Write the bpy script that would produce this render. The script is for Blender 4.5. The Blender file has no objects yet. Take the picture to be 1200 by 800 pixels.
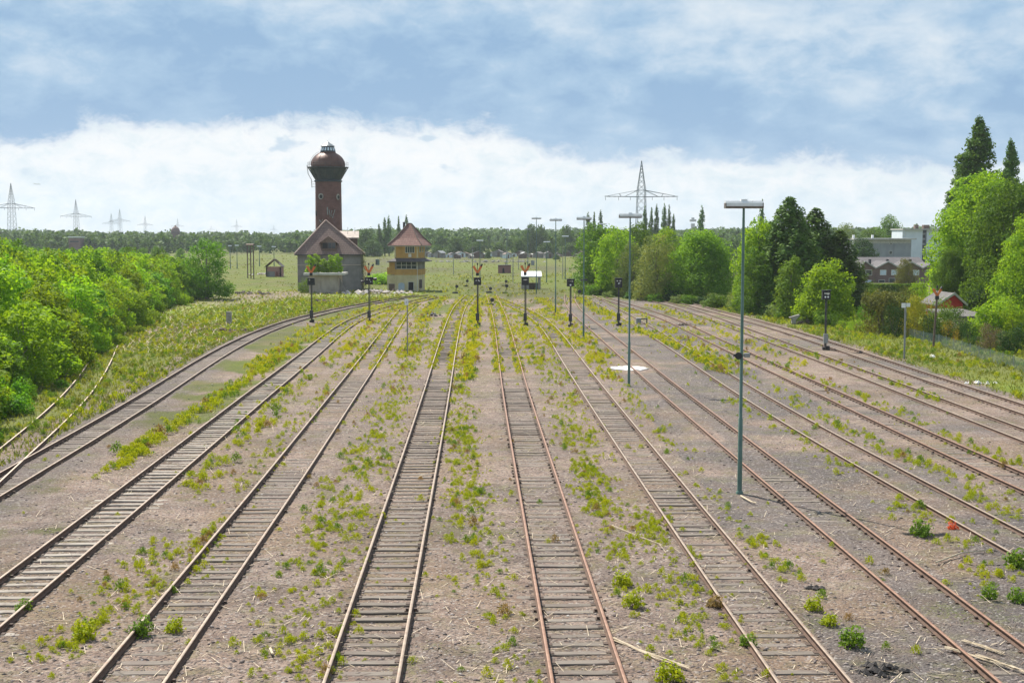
import bpy, math, random
import numpy as np
from mathutils import Vector, Matrix
R = math.radians
sc = bpy.context.scene
C = sc.collection
rnd = random.Random(7)
nr = np.random.default_rng(11)

# ---------------------------------------------------------------- camera
CAMH = 9.3
HAZE = .00013
PITCH = math.atan(125 / 1500)
cp, sp = math.cos(PITCH), math.sin(PITCH)
cam = bpy.data.cameras.new('camera'); co = bpy.data.objects.new('camera', cam); C.objects.link(co)
cam.lens = 45; cam.sensor_width = 36; cam.clip_start = .5; cam.clip_end = 20000
co.location = (0, 0, CAMH); co.rotation_euler = (R(90) - PITCH, 0, 0)
sc.camera = co

def ray(px, py):
    dx = (px - 600) / 1500; dz = -(py - 400) / 1500
    return dx, cp + dz * sp, -sp + dz * cp
def G(px, py, z=0.):                       # a point of the ground sheet
    a, b, c = ray(px, py); k = (z - CAMH) / c
    return (a * k, b * k)
def W(px, py, Y):                          # a point at a given distance
    a, b, c = ray(px, py); k = Y / b
    return (a * k, Y, CAMH + c * k)

# ---------------------------------------------------------------- view / world / sun
sc.view_settings.view_transform = 'Standard'; sc.view_settings.look = 'None'
sc.view_settings.gamma = 1; sc.view_settings.exposure = 0.75
SUN_AZ, SUN_EL = R(-35), R(52)
sd = Vector((math.sin(SUN_AZ) * math.cos(SUN_EL), math.cos(SUN_AZ) * math.cos(SUN_EL), math.sin(SUN_EL)))
sl = bpy.data.lights.new('sun', 'SUN'); so = bpy.data.objects.new('sun', sl); C.objects.link(so)
sl.energy = 5.0; sl.angle = R(.6); sl.color = (1, .95, .86)
so.rotation_euler = (-sd).to_track_quat('-Z', 'Y').to_euler()

class NT:
    def __init__(s, tree): s.t = tree; s.n = tree.nodes; s.l = tree.links
    def new(s, ty, **kw):
        n = s.n.new(ty)
        for k, v in kw.items(): setattr(n, k, v)
        return n
    def put(s, sock, v):
        if isinstance(v, bpy.types.NodeSocket): s.l.new(v, sock)
        elif v is not None:
            if isinstance(v, (tuple, list)) and len(v) == 3 and sock.type == 'RGBA': v = (*v, 1)
            sock.default_value = v
    def math(s, op, a, b=None, c=None, clamp=False):
        n = s.new('ShaderNodeMath', operation=op); n.use_clamp = clamp
        s.put(n.inputs[0], a); s.put(n.inputs[1], b)
        if c is not None: s.put(n.inputs[2], c)
        return n.outputs[0]
    def mix(s, f, a, b, blend='MIX'):
        n = s.new('ShaderNodeMix', data_type='RGBA', blend_type=blend); n.clamp_factor = True
        s.put(n.inputs[0], f); s.put(n.inputs[6], a); s.put(n.inputs[7], b)
        return n.outputs[2]
    def noise(s, vec, scale, detail=4, rough=.55, dist=0., col=False):
        n = s.new('ShaderNodeTexNoise'); s.put(n.inputs['Vector'], vec)
        n.inputs['Scale'].default_value = scale; n.inputs['Detail'].default_value = detail
        n.inputs['Roughness'].default_value = rough; n.inputs['Distortion'].default_value = dist
        return n.outputs[1 if col else 0]
    def voro(s, vec, scale, feature='F1'):
        n = s.new('ShaderNodeTexVoronoi', feature=feature); s.put(n.inputs['Vector'], vec)
        n.inputs['Scale'].default_value = scale
        return n.outputs
    def ss(s, v, lo, hi, a=0., b=1.):
        n = s.new('ShaderNodeMapRange', interpolation_type='SMOOTHSTEP'); s.put(n.inputs[0], v)
        n.inputs[1].default_value = lo; n.inputs[2].default_value = hi
        n.inputs[3].default_value = a; n.inputs[4].default_value = b
        return n.outputs[0]
    def ramp(s, v, stops, interp='LINEAR'):
        n = s.new('ShaderNodeValToRGB'); s.put(n.inputs[0], v); e = n.color_ramp.elements
        n.color_ramp.interpolation = interp
        while len(e) < len(stops): e.new(.5)
        for i, (p, c) in enumerate(stops):
            e[i].position = p; e[i].color = (*c, 1) if isinstance(c, tuple) else (c, c, c, 1)
        return n.outputs[0]
    def comb(s, x, y, z):
        n = s.new('ShaderNodeCombineXYZ'); s.put(n.inputs[0], x); s.put(n.inputs[1], y); s.put(n.inputs[2], z); return n.outputs[0]
    def sep(s, v):
        n = s.new('ShaderNodeSeparateXYZ'); s.put(n.inputs[0], v); return n.outputs

def srgb(r, g, b):
    f = lambda c: c / 12.92 if c <= .04045 else ((c + .055) / 1.055) ** 2.4
    return (f(r / 255), f(g / 255), f(b / 255))

w = bpy.data.worlds.new('World'); sc.world = w; w.use_nodes = True
wt = NT(w.node_tree); w.node_tree.nodes.clear()
sky = wt.new('ShaderNodeTexSky', sky_type='NISHITA'); sky.sun_disc = False
sky.sun_elevation = SUN_EL; sky.sun_rotation = SUN_AZ; sky.air_density = 1.0; sky.dust_density = 1.0
tc = wt.new('ShaderNodeTexCoord').outputs['Generated']
dx_, dy_, dz_ = wt.sep(tc)
el = wt.math('MULTIPLY', wt.math('ARCSINE', dz_), 57.3)
az = wt.math('MULTIPLY', wt.math('ARCTAN2', dx_, dy_), 57.3)
cv = wt.comb(wt.math('MULTIPLY', az, .1), wt.math('MULTIPLY', el, .2), 0.0)     # clouds lie flat: wide and low
n_big = wt.noise(cv, 1.3, 3, .5); n_mid = wt.noise(cv, 3.2, 6, .55, .3)
cv2 = wt.comb(wt.math('MULTIPLY', az, .1), wt.math('MULTIPLY', el, .16), 3.7)
n_fine = wt.noise(cv2, 6.5, 10, .66, .35)
tt = wt.math('DIVIDE', wt.math('ADD', az, 25.), 50., clamp=True)
edge = wt.math('MULTIPLY', wt.ramp(tt, [(0, .42), (.11, .41), (.135, .48), (.2, .51), (.27, .515), (.45, .51), (.50, .48), (.53, .39), (.62, .37), (.75, .36), (.85, .32), (1, .30)]), 10.)
d = wt.math('ADD', wt.math('SUBTRACT', el, edge), .55)
d = wt.math('ADD', d, wt.math('MULTIPLY', wt.math('SUBTRACT', n_fine, .5), 2.9))
d = wt.math('ADD', d, wt.math('MULTIPLY', wt.math('SUBTRACT', n_mid, .5), 1.9))
bank = wt.ss(d, -.35, .8)
# the bank: blue grey belly, paler and torn higher up
lift = wt.math('ADD', wt.ss(d, 1.2, 7.5, 0, .42), wt.math('MULTIPLY', wt.math('SUBTRACT', n_big, .5), 1.3))
lift = wt.math('ADD', lift, wt.math('MULTIPLY', wt.math('SUBTRACT', n_mid, .45), 1.1))
lift = wt.math('ADD', lift, wt.math('MULTIPLY', wt.math('SUBTRACT', n_fine, .5), .55))
lift = wt.math('ADD', lift, wt.ss(az, -14., 14., -.05, .16))
bankc = wt.ramp(lift, [(0, srgb(141, 178, 214)), (.3, srgb(163, 195, 224)), (.62, srgb(199, 218, 235)), (1, srgb(230, 238, 244))])
# under it: bright far cloud, milky towards the ground
under = wt.ramp(wt.math('ADD', wt.math('MULTIPLY', wt.math('SUBTRACT', n_fine, .5), 2.2), wt.ss(el, 0., 4.5, .30, .68)),
                [(0, srgb(208, 226, 237)), (.3, srgb(224, 237, 243)), (.65, srgb(244, 248, 250)), (1, srgb(252, 252, 251))])
puff = wt.math('MULTIPLY', wt.ss(wt.noise(cv, 4.3, 5, .5), .60, .68), wt.ss(el, 1.6, 3.2))
under = wt.mix(wt.math('MULTIPLY', puff, .8), under, srgb(186, 210, 230))
clouds = wt.mix(bank, under, bankc)
high = wt.ss(el, 14., 40.)                                  # overhead the cover breaks up
cover = wt.math('MULTIPLY', wt.math('ADD', wt.math('MULTIPLY', wt.math('SUBTRACT', n_big, .5), 2.), .45, clamp=True), high)
cloud10 = wt.new('ShaderNodeVectorMath', operation='SCALE'); wt.put(cloud10.inputs[0], clouds); cloud10.inputs[3].default_value = 5.9
skyc = wt.mix(wt.math('MULTIPLY', cover, .8), cloud10.outputs[0], sky.outputs[0])
bg = wt.new('ShaderNodeBackground'); bg.inputs[1].default_value = .1; wt.put(bg.inputs[0], skyc)
out = wt.new('ShaderNodeOutputWorld'); wt.l.new(bg.outputs[0], out.inputs[0])

# ---------------------------------------------------------------- materials
def newmat(name):
    m = bpy.data.materials.new(name); m.use_nodes = True; m.node_tree.nodes.clear()
    t = NT(m.node_tree); b = t.new('ShaderNodeBsdfPrincipled'); o = t.new('ShaderNodeOutputMaterial')
    t.l.new(b.outputs[0], o.inputs[0])
    return m, t, b, o
def bump(t, b, h, strength=.4, dist=.02):
    n = t.new('ShaderNodeBump'); n.inputs['Strength'].default_value = strength; n.inputs['Distance'].default_value = dist
    t.put(n.inputs['Height'], h); t.l.new(n.outputs[0], b.inputs['Normal'])
def pm(name, c1, c2, scale=3., rough=.7, bmp=.2, metal=0., spots=None, streak=0., c3=None):
    """two-tone weathered surface; spots = (colour, scale, threshold); streak = vertical run marks"""
    m, t, b, o = newmat(name)
    v = t.new('ShaderNodeTexCoord').outputs['Object']
    inf = t.new('ShaderNodeObjectInfo').outputs['Random']
    v2 = t.new('ShaderNodeVectorMath', operation='ADD'); t.put(v2.inputs[0], v); t.put(v2.inputs[1], t.comb(t.math('MULTIPLY', inf, 37.), inf, inf)); v = v2.outputs[0]
    n1 = t.noise(v, scale, 6, .6); c = t.mix(t.ss(n1, .32, .68), c1, c2)
    if streak:
        mp = t.new('ShaderNodeMapping'); t.put(mp.inputs[0], v); mp.inputs[3].default_value = (1, 1, .12)
        c = t.mix(t.math('MULTIPLY', t.ss(t.noise(mp.outputs[0], scale * 1.7, 4), .5, .75), streak), c, c3 or tuple(k * .45 for k in c1))
    if spots:
        c = t.mix(t.ss(t.noise(v, spots[1], 5, .65), spots[2], spots[2] + .1), c, spots[0])
    t.put(b.inputs['Base Color'], c); b.inputs['Roughness'].default_value = rough; b.inputs['Metallic'].default_value = metal
    if bmp: bump(t, b, t.noise(v, scale * 6, 5, .65), bmp)
    return m
def brickmat(name, c1, c2, mortar, bw=.5, bh=.16, rough=.85, offs=.5, stain=.35, cyl=0., msize=.02):
    m, t, b, o = newmat(name)
    v = t.new('ShaderNodeTexCoord').outputs['Object']; x, y, z = t.sep(v)
    u = t.math('MULTIPLY', t.math('ARCTAN2', x, y), cyl) if cyl else t.math('ADD', x, y)
    br = t.new('ShaderNodeTexBrick'); t.put(br.inputs['Vector'], t.comb(u, z, 0.)); br.offset = offs
    for k, c in (('Color1', c1), ('Color2', c2), ('Mortar', mortar)): t.put(br.inputs[k], c)
    br.inputs['Scale'].default_value = 1; br.inputs['Mortar Size'].default_value = msize; br.inputs['Bias'].default_value = -.1
    br.inputs['Brick Width'].default_value = bw; br.inputs['Row Height'].default_value = bh
    n = t.noise(v, .7, 6, .6); n2 = t.noise(v, 4., 4)
    c = t.mix(t.math('MULTIPLY', t.ss(n, .42, .7), stain), br.outputs[0], tuple(k * .4 for k in c1))
    c = t.mix(t.math('MULTIPLY', t.ss(n2, .55, .75), stain), c, tuple(min(1, k * 1.5) for k in c2))
    t.put(b.inputs['Base Color'], c); b.inputs['Roughness'].default_value = rough
    bump(t, b, br.outputs[1], -.4, .02)
    return m
def leafmat(name, c1, c2, transl=.4, obvar=.25, tc_=None, rough=.5):
    m, t, b, o = newmat(name)
    g = t.new('ShaderNodeNewGeometry').outputs['Random Per Island']
    inf = t.new('ShaderNodeObjectInfo').outputs['Random']
    v = t.new('ShaderNodeTexCoord').outputs['Object']
    c = t.mix(g, c1, c2)
    c = t.mix(t.math('MULTIPLY', t.ss(t.noise(v, .6, 3), .4, .65), .45), c, tuple(k * f for k, f in zip(c2, (1.25, 1.08, .8))))
    h = t.new('ShaderNodeHueSaturation'); t.put(h.inputs['Color'], c)
    t.put(h.inputs['Hue'], t.math('ADD', t.math('MULTIPLY', t.math('SUBTRACT', inf, .35), obvar * .07), .5))
    t.put(h.inputs['Value'], t.math('ADD', t.math('MULTIPLY', t.math('SUBTRACT', inf, .5), obvar * 1.6), 1.))
    c = h.outputs[0]
    t.put(b.inputs['Base Color'], c); b.inputs['Roughness'].default_value = .65; b.inputs['Specular IOR Level'].default_value = .15
    tr = t.new('ShaderNodeBsdfTranslucent'); t.put(tr.inputs[0], t.mix(1., c, (1.25, 1.15, .5), 'MULTIPLY'))
    mx = t.new('ShaderNodeMixShader'); mx.inputs[0].default_value = transl
    t.l.new(b.outputs[0], mx.inputs[1]); t.l.new(tr.outputs[0], mx.inputs[2]); t.l.new(mx.outputs[0], o.inputs[0])
    return m
def glassmat(name, c=(.03, .035, .04), rough=.08):
    m, t, b, o = newmat(name); v = t.new('ShaderNodeTexCoord').outputs['Object']
    t.put(b.inputs['Base Color'], t.mix(t.noise(v, 2.), c, tuple(k * 1.8 for k in c))); b.inputs['Roughness'].default_value = rough
    return m

M = {}
M['rail_side'] = pm('rail_side', (.085, .048, .032), (.14, .08, .05), 5, .8, .15, spots=((.09, .055, .04), 9, .6))
M['rail_head'] = pm('rail_head', (.26, .19, .14), (.36, .28, .21), 4, .5, .05, .3, spots=((.28, .16, .10), 3, .58))
M['rail_head_rust'] = pm('rail_head_rust', (.21, .105, .065), (.29, .165, .105), 4, .6, .05, .15, spots=((.24, .12, .07), 3, .58))
M['sleeper_old'] = pm('sleeper_wood', (.17, .145, .12), (.29, .25, .21), 2.2, .9, .5, spots=((.10, .085, .07), 7, .6), streak=0)
M['sleeper_pale_old'] = pm('sleeper_pale', (.30, .265, .225), (.40, .36, .31), 2.2, .9, .4, spots=((.17, .145, .12), 7, .62))
def sleepermat(name, c1, c2, dark):
    m, t, b, o = newmat(name); v = t.new('ShaderNodeTexCoord').outputs['Object']; inf = t.new('ShaderNodeObjectInfo').outputs['Random']
    mp = t.new('ShaderNodeMapping'); t.put(mp.inputs[0], v); mp.inputs[3].default_value = (1.1, 16, 16); t.put(mp.inputs[1], t.comb(t.math('MULTIPLY', inf, 40.), inf, inf))
    mq = t.new('ShaderNodeMapping'); t.put(mq.inputs[0], v); t.put(mq.inputs[1], t.comb(inf, t.math('MULTIPLY', inf, 91.), inf))
    gn = t.noise(mp.outputs[0], 2.2, 6, .65); c = t.mix(t.ss(gn, .3, .7), c1, c2)
    c = t.mix(t.ss(gn, .40, .30, 0, .85), c, dark)                                   # cracks along the grain
    c = t.mix(t.ss(t.noise(mq.outputs[0], 1.6, 5, .65), .48, .66, 0, .8), c, (.17, .13, .11))    # dirt washed over
    c = t.mix(t.math('MULTIPLY', inf, .6), c, t.mix(1., c, (.58, .55, .52), 'MULTIPLY'))
    t.put(b.inputs['Base Color'], c); b.inputs['Roughness'].default_value = .95; bump(t, b, gn, .6, .02); return m
M['sleeper'] = sleepermat('sleeper_wood', (.15, .125, .102), (.235, .20, .165), (.075, .062, .052))
M['sleeper_pale'] = sleepermat('sleeper_pale', (.27, .235, .195), (.37, .33, .28), (.11, .09, .075))
M['plate'] = pm('plate_rust', (.06, .04, .03), (.10, .06, .04), 9, .8, .2)
M['mast_green'] = pm('mast_green', (.075, .14, .11), (.10, .175, .14), 3, .45, .08, spots=((.16, .18, .15), 5, .66))
M['mast_grey'] = pm('mast_grey', (.22, .23, .23), (.30, .31, .30), 3, .5, .1, .3)
M['lamp_top'] = pm('lamp_housing', (.62, .62, .60), (.75, .75, .73), 4, .4, .05, spots=((.35, .30, .24), 3, .64))
M['lamp_under_shaded'] = pm('lamp_under_shaded', (.10, .085, .07), (.18, .15, .12), 8, .5, .05, spots=((.30, .24, .17), 4, .6))  # rusty brown, with the shade under the head put into the colour
M['black'] = pm('signal_black', (.012, .012, .014), (.025, .025, .028), 5, .5, .1)
M['dark_iron'] = pm('dark_iron', (.03, .032, .035), (.06, .058, .055), 5, .6, .15, spots=((.12, .06, .035), 6, .62))
M['orange'] = pm('signal_orange', (.62, .13, .025), (.72, .20, .04), 6, .5, .05, spots=((.35, .09, .03), 5, .64))
M['white'] = pm('white_paint', (.72, .73, .74), (.82, .82, .82), 3, .5, .05, spots=((.45, .43, .40), 4, .68))
M['lens'] = pm('signal_lens', (.80, .82, .84), (.86, .87, .88), 3, .25, 0)
M['iron_blue'] = pm('pylon_steel', (.10, .135, .14), (.15, .18, .185), 1, .6, 0, .4)
M['tower_brick'] = brickmat('tower_brick', (.135, .042, .035), (.185, .068, .055), (.14, .095, .085), .5, .15, cyl=2.65, stain=.45)
M['dome_rust'] = pm('dome_rust', (.085, .032, .022), (.135, .055, .035), .9, .55, .1, .2, spots=((.19, .10, .07), .6, .62), streak=.5)
M['tank_dark'] = pm('tank_dark', (.022, .032, .05), (.04, .05, .068), 1.3, .5, .1, .2, streak=.4, c3=(.09, .06, .05))
M['cap_grey'] = pm('cap_grey', (.15, .17, .18), (.22, .24, .245), 1.2, .4, .05, .3)
M['tile_brown'] = brickmat('tile_brown', (.20, .125, .098), (.275, .185, .145), (.12, .075, .06), .28, .30, rough=.8, stain=.3, msize=.035)
M['tile_red'] = brickmat('tile_red', (.25, .115, .085), (.33, .175, .135), (.14, .06, .045), .28, .30, rough=.8, stain=.35, msize=.035)
M['tile_grey'] = brickmat('tile_grey', (.085, .075, .078), (.125, .11, .11), (.045, .04, .04), .3, .33, rough=.8, stain=.3, msize=.03)
M['ridge'] = pm('ridge_tile', (.30, .20, .16), (.40, .29, .24), 3, .8, .2)
M['render_grey'] = pm('render_grey', (.18, .172, .165), (.265, .25, .235), .8, .9, .25, streak=.5, spots=((.40, .36, .31), 1.1, .62))
M['render_tan'] = pm('render_tan', (.36, .30, .26), (.45, .385, .33), .9, .9, .25, streak=.45)
M['slab'] = pm('slab_concrete', (.45, .43, .40), (.58, .55, .51), 1.2, .9, .3, spots=((.25, .24, .21), 2, .6))
M['ochre'] = pm('ochre_plaster', (.42, .23, .055), (.52, .31, .09), 1.1, .85, .15, streak=.35, spots=((.40, .30, .17), 1.4, .64))
M['cream'] = pm('cream_plaster', (.50, .42, .24), (.62, .54, .34), .9, .85, .15, streak=.4, spots=((.45, .38, .26), 1.5, .62))
M['frame'] = pm('window_frame', (.60, .57, .50), (.70, .67, .60), 3, .6, .05)
M['roof_felt'] = pm('roof_felt', (.085, .078, .075), (.14, .13, .122), 1.6, .9, .2, spots=((.26, .25, .22), 2, .62))
M['glass'] = glassmat('glass'); M['glass_sky'] = glassmat('sky_pane', (.42, .48, .54), .2)  # second pane has the pale sky put into its colour
M['void'] = pm('dark_room', (.012, .012, .014), (.02, .02, .02), 2, .9, 0)
M['door_blue'] = pm('door_blue', (.36, .44, .52), (.46, .53, .60), 1.5, .7, .1, spots=((.25, .27, .28), 3, .62))
M['board'] = pm('old_boards', (.10, .065, .05), (.17, .115, .085), 3, .8, .2, streak=.4)
M['brick_red'] = brickmat('brick_red', (.36, .075, .05), (.46, .13, .09), (.33, .28, .25), .25, .085)
M['brick_pink'] = brickmat('brick_pink', (.25, .085, .075), (.31, .115, .10), (.26, .18, .16), .25, .085)
M['brick_brown'] = brickmat('brick_brown', (.18, .085, .065), (.235, .12, .09), (.20, .16, .14), .25, .085)
M['wall_blue'] = pm('wall_pale_blue', (.58, .64, .70), (.66, .71, .76), .5, .8, .05, streak=.2)
M['wall_grey'] = pm('wall_grey_render', (.24, .255, .275), (.31, .325, .34), .5, .85, .05, streak=.3)
M['red_wood'] = pm('red_wood', (.45, .012, .014), (.55, .022, .02), 2, .6, .1)
M['bargeboard'] = pm('bargeboard_grey', (.38, .37, .35), (.50, .485, .46), 2, .7, .1)
M['bark'] = pm('bark', (.09, .07, .05), (.16, .13, .10), 3, .9, .5)
M['bark_pale'] = pm('bark_pale', (.20, .17, .13), (.30, .27, .22), 3, .9, .4)
M['wood_post'] = pm('old_post', (.10, .075, .06), (.19, .13, .09), 3, .9, .3, streak=.4)
M['stone'] = pm('stone', (.25, .23, .22), (.38, .35, .32), 3, .9, .4)
m_, t_, b_, o_ = newmat('ballast'); g_ = t_.new('ShaderNodeNewGeometry').outputs['Random Per Island']
t_.put(b_.inputs['Base Color'], t_.ramp(g_, [(0, (.05, .042, .04)), (.35, (.15, .116, .104)), (.72, (.245, .196, .175)), (.93, (.33, .28, .255)), (1, (.52, .47, .43))])); b_.inputs['Roughness'].default_value = .95; M['ballast'] = m_
M['stone_pale'] = pm('stone_pale', (.66, .62, .56), (.80, .77, .72), 3, .9, .3)
M['lime'] = pm('lime', (.50, .485, .455), (.66, .645, .61), 2.2, .95, .4, spots=((.27, .23, .19), 3.2, .56))
M['sunlit_head'] = pm('sunlit_head', (.40, .30, .22), (.50, .40, .31), 4, .5, .05, .3, spots=((.28, .16, .10), 3, .58))  # leftmost rails: sunlit shine put into the head colour
M['rubble'] = pm('rubble', (.44, .36, .31), (.66, .60, .55), 1.3, .9, .4, spots=((.30, .17, .13), 2, .58))
M['straw'] = pm('dry_stalk', (.48, .38, .25), (.60, .50, .36), 6, .8, 0)
M['char'] = pm('charred', (.025, .022, .02), (.06, .05, .045), 4, .9, .4)
M['plant_red'] = leafmat('red_leaf', (.45, .05, .04), (.60, .12, .07))
M['l_thick'] = leafmat('leaf_fresh', (.155, .28, .010), (.28, .43, .02), .5, .4)
M['l_thick2'] = leafmat('leaf_mid', (.075, .175, .014), (.14, .28, .022), .48, .35)
M['l_green'] = leafmat('leaf_green', (.06, .14, .012), (.14, .25, .02), .42, .2)
M['l_light'] = leafmat('leaf_light', (.15, .28, .012), (.27, .43, .022), .52, .15)
M['l_pale'] = leafmat('leaf_pale', (.12, .18, .06), (.20, .27, .10), .4, .2)
M['l_brownish'] = leafmat('leaf_brownish', (.14, .19, .05), (.25, .29, .09), .35, .2)
M['l_dark'] = leafmat('leaf_dark', (.018, .05, .012), (.05, .11, .022), .3, .2)
M['l_conifer'] = leafmat('needle', (.045, .105, .016), (.12, .21, .025), .25, .2)
M['l_poplar'] = leafmat('leaf_poplar', (.06, .14, .026), (.12, .22, .04), .3, .25)
M['l_olive'] = leafmat('leaf_olive', (.075, .095, .018), (.17, .18, .035), .35, .15)
M['l_yellow'] = leafmat('leaf_yellow', (.20, .22, .015), (.34, .32, .03), .4, .15)
M['l_orange'] = leafmat('leaf_orange', (.40, .26, .03), (.52, .36, .04), .35, .1)
M['l_reddish'] = leafmat('leaf_reddish', (.10, .10, .05), (.20, .15, .10), .3, .2)
M['l_wood'] = leafmat('leaf_far_wood', (.04, .10, .022), (.10, .18, .03), .3, 0)
M['l_weed'] = leafmat('leaf_weed', (.24, .31, .008), (.40, .45, .015), .4, 0)
M['l_weed_far'] = leafmat('leaf_weed_far', (.32, .36, .008), (.48, .49, .018), .4, 0)
M['l_weed_green'] = leafmat('leaf_weed_green', (.09, .18, .02), (.18, .29, .03), .4, 0)
M['l_weed_dry'] = leafmat('leaf_weed_dry', (.24, .19, .06), (.30, .20, .10), .35, 0)
M['l_plain'] = leafmat('leaf_plain', (.12, .155, .018), (.22, .24, .045), .45, 0)
M['l_round'] = leafmat('leaf_round', (.10, .22, .012), (.20, .36, .02), .5, .1)
M['l_grass'] = leafmat('grass_blade', (.12, .18, .03), (.26, .28, .08), .35, 0)
# ---------------------------------------------------------------- mesh helpers
class MB:
    """collects boxes, tubes, lathes, prisms; build() links them as ONE mesh object"""
    def __init__(s): s.v = []; s.f = []; s.m = []
    def add(s, vs, fs, mi=0):
        k = len(s.v); s.v += [tuple(p) for p in vs]; s.f += [tuple(i + k for i in f) for f in fs]; s.m += [mi] * len(fs); return s
    def box(s, c, d, rz=0, mi=0, top=1.):
        x, y, z = d[0] / 2, d[1] / 2, d[2] / 2; ca, sa = math.cos(rz), math.sin(rz); vs = []
        for k, q in ((-1, 1), (1, top)):
            for a, b in ((-1, -1), (1, -1), (1, 1), (-1, 1)):
                px, py = a * x * q, b * y * q
                vs.append((c[0] + px * ca - py * sa, c[1] + px * sa + py * ca, c[2] + k * z))
        return s.add(vs, [(3, 2, 1, 0), (4, 5, 6, 7), (0, 1, 5, 4), (1, 2, 6, 5), (2, 3, 7, 6), (3, 0, 4, 7)], mi)
    def tube(s, p, q, r0, r1=None, n=8, mi=0):
        return s.path([p, q], [r0, r0 if r1 is None else r1], n, mi)
    def path(s, P, rr, n=6, mi=0):
        P = [Vector(p) for p in P]; vs = []; fs = []
        for i, p in enumerate(P):
            t = (P[min(i + 1, len(P) - 1)] - P[max(i - 1, 0)]).normalized()
            a = t.cross(Vector((0, 0, 1)) if abs(t.z) < .9 else Vector((1, 0, 0))).normalized(); b = t.cross(a)
            for k in range(n):
                g = 2 * math.pi * k / n; vs.append(p + (a * math.cos(g) + b * math.sin(g)) * rr[i])
        for i in range(len(P) - 1):
            for k in range(n):
                k2 = (k + 1) % n; fs.append((i * n + k, i * n + k2, (i + 1) * n + k2, (i + 1) * n + k))
        fs.append(tuple(range(n - 1, -1, -1))); fs.append(tuple((len(P) - 1) * n + k for k in range(n)))
        return s.add(vs, fs, mi)
    def lathe(s, prof, n=32, c=(0, 0), mi=0):
        vs = []; fs = []
        for r, z in prof:
            for k in range(n):
                g = 2 * math.pi * k / n; vs.append((c[0] + r * math.cos(g), c[1] + r * math.sin(g), z))
        for i in range(len(prof) - 1):
            for k in range(n):
                k2 = (k + 1) % n; fs.append((i * n + k, i * n + k2, (i + 1) * n + k2, (i + 1) * n + k))
        fs.append(tuple(range(n - 1, -1, -1))); fs.append(tuple((len(prof) - 1) * n + k for k in range(n)))
        return s.add(vs, fs, mi)
    def prism(s, poly, axis, a, b, mi=0):
        """polygon in the two other axes, extruded along axis from a to b"""
        def p3(u, v, w): return {'x': (w, u, v), 'y': (u, w, v), 'z': (u, v, w)}[axis]
        n = len(poly); vs = [p3(u, v, a) for u, v in poly] + [p3(u, v, b) for u, v in poly]
        fs = [tuple(range(n)), tuple(range(2 * n - 1, n - 1, -1))] + [(i, i + n, (i + 1) % n + n, (i + 1) % n) for i in range(n)]
        return s.add(vs, fs, mi)
    def slab(s, corners, t, mi=0):
        """a roof plane: polygon with thickness t measured straight down"""
        n = len(corners); vs = list(corners) + [(x, y, z - t) for x, y, z in corners]
        return s.add(vs, [tuple(range(n)), tuple(range(2 * n - 1, n - 1, -1))] + [(i, i + n, (i + 1) % n + n, (i + 1) % n) for i in range(n)], mi)
    def build(s, name, mats, parent=None, loc=(0, 0, 0), rz=0, smooth=False):
        me = bpy.data.meshes.new(name); me.from_pydata(s.v, [], s.f)
        mats = mats if isinstance(mats, (list, tuple)) else [mats]
        for m in mats: me.materials.append(m)
        if len(mats) > 1: me.polygons.foreach_set('material_index', s.m)
        import bmesh
        bm = bmesh.new(); bm.from_mesh(me); bmesh.ops.recalc_face_normals(bm, faces=bm.faces); bm.to_mesh(me); bm.free()
        if smooth:
            me.polygons.foreach_set('use_smooth', [True] * len(me.polygons))
            me.set_sharp_from_angle(angle=R(40))
        me.update()
        return link(name, me, parent, loc, rz)
def link(name, me, parent=None, loc=(0, 0, 0), rz=0):
    o = bpy.data.objects.new(name, me); C.objects.link(o); o.location = loc; o.rotation_euler = (0, 0, rz)
    if parent: o.parent = parent
    return o
def npmesh(name, V, Q, mats, mi=None):
    me = bpy.data.meshes.new(name); V = np.asarray(V, np.float32); Q = np.asarray(Q, np.int32); k = Q.shape[1]
    me.vertices.add(len(V)); me.vertices.foreach_set('co', V.ravel())
    me.loops.add(Q.size); me.loops.foreach_set('vertex_index', Q.ravel())
    me.polygons.add(len(Q)); me.polygons.foreach_set('loop_start', np.arange(0, Q.size, k, dtype=np.int32))
    for m in (mats if isinstance(mats, (list, tuple)) else [mats]): me.materials.append(m)
    if mi is not None: me.polygons.foreach_set('material_index', np.asarray(mi, np.int32))
    me.update(calc_edges=True); me.validate(); return me
def tag(o, label=None, cat=None, group=None, kind=None):
    for k, v in (('label', label), ('category', cat), ('group', group), ('kind', kind)):
        if v: o[k] = v
    return o
def thing(name, loc, label, cat, group=None, rz=0):
    o = link(name, None, None, (loc[0], loc[1], loc[2] if len(loc) > 2 else 0.), rz); o.empty_display_size = .3
    return tag(o, label, cat, group)
def dup(root, loc, rz=0, s=(1, 1, 1), label=None, group=None, mats=None):
    r = root.copy(); C.objects.link(r); r.location = (loc[0], loc[1], loc[2] if len(loc) > 2 else 0.); r.rotation_euler = (0, 0, rz); r.scale = s
    if label: r['label'] = label
    if group: r['group'] = group
    for ch in list(root.children):
        c = ch.copy(); C.objects.link(c); c.parent = r
        if mats and ch.name.split('.')[0] in mats:
            c.material_slots[0].link = 'OBJECT'; c.material_slots[0].material = mats[ch.name.split('.')[0]]
        for g in list(ch.children):
            q = g.copy(); C.objects.link(q); q.parent = c
    return r

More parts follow.
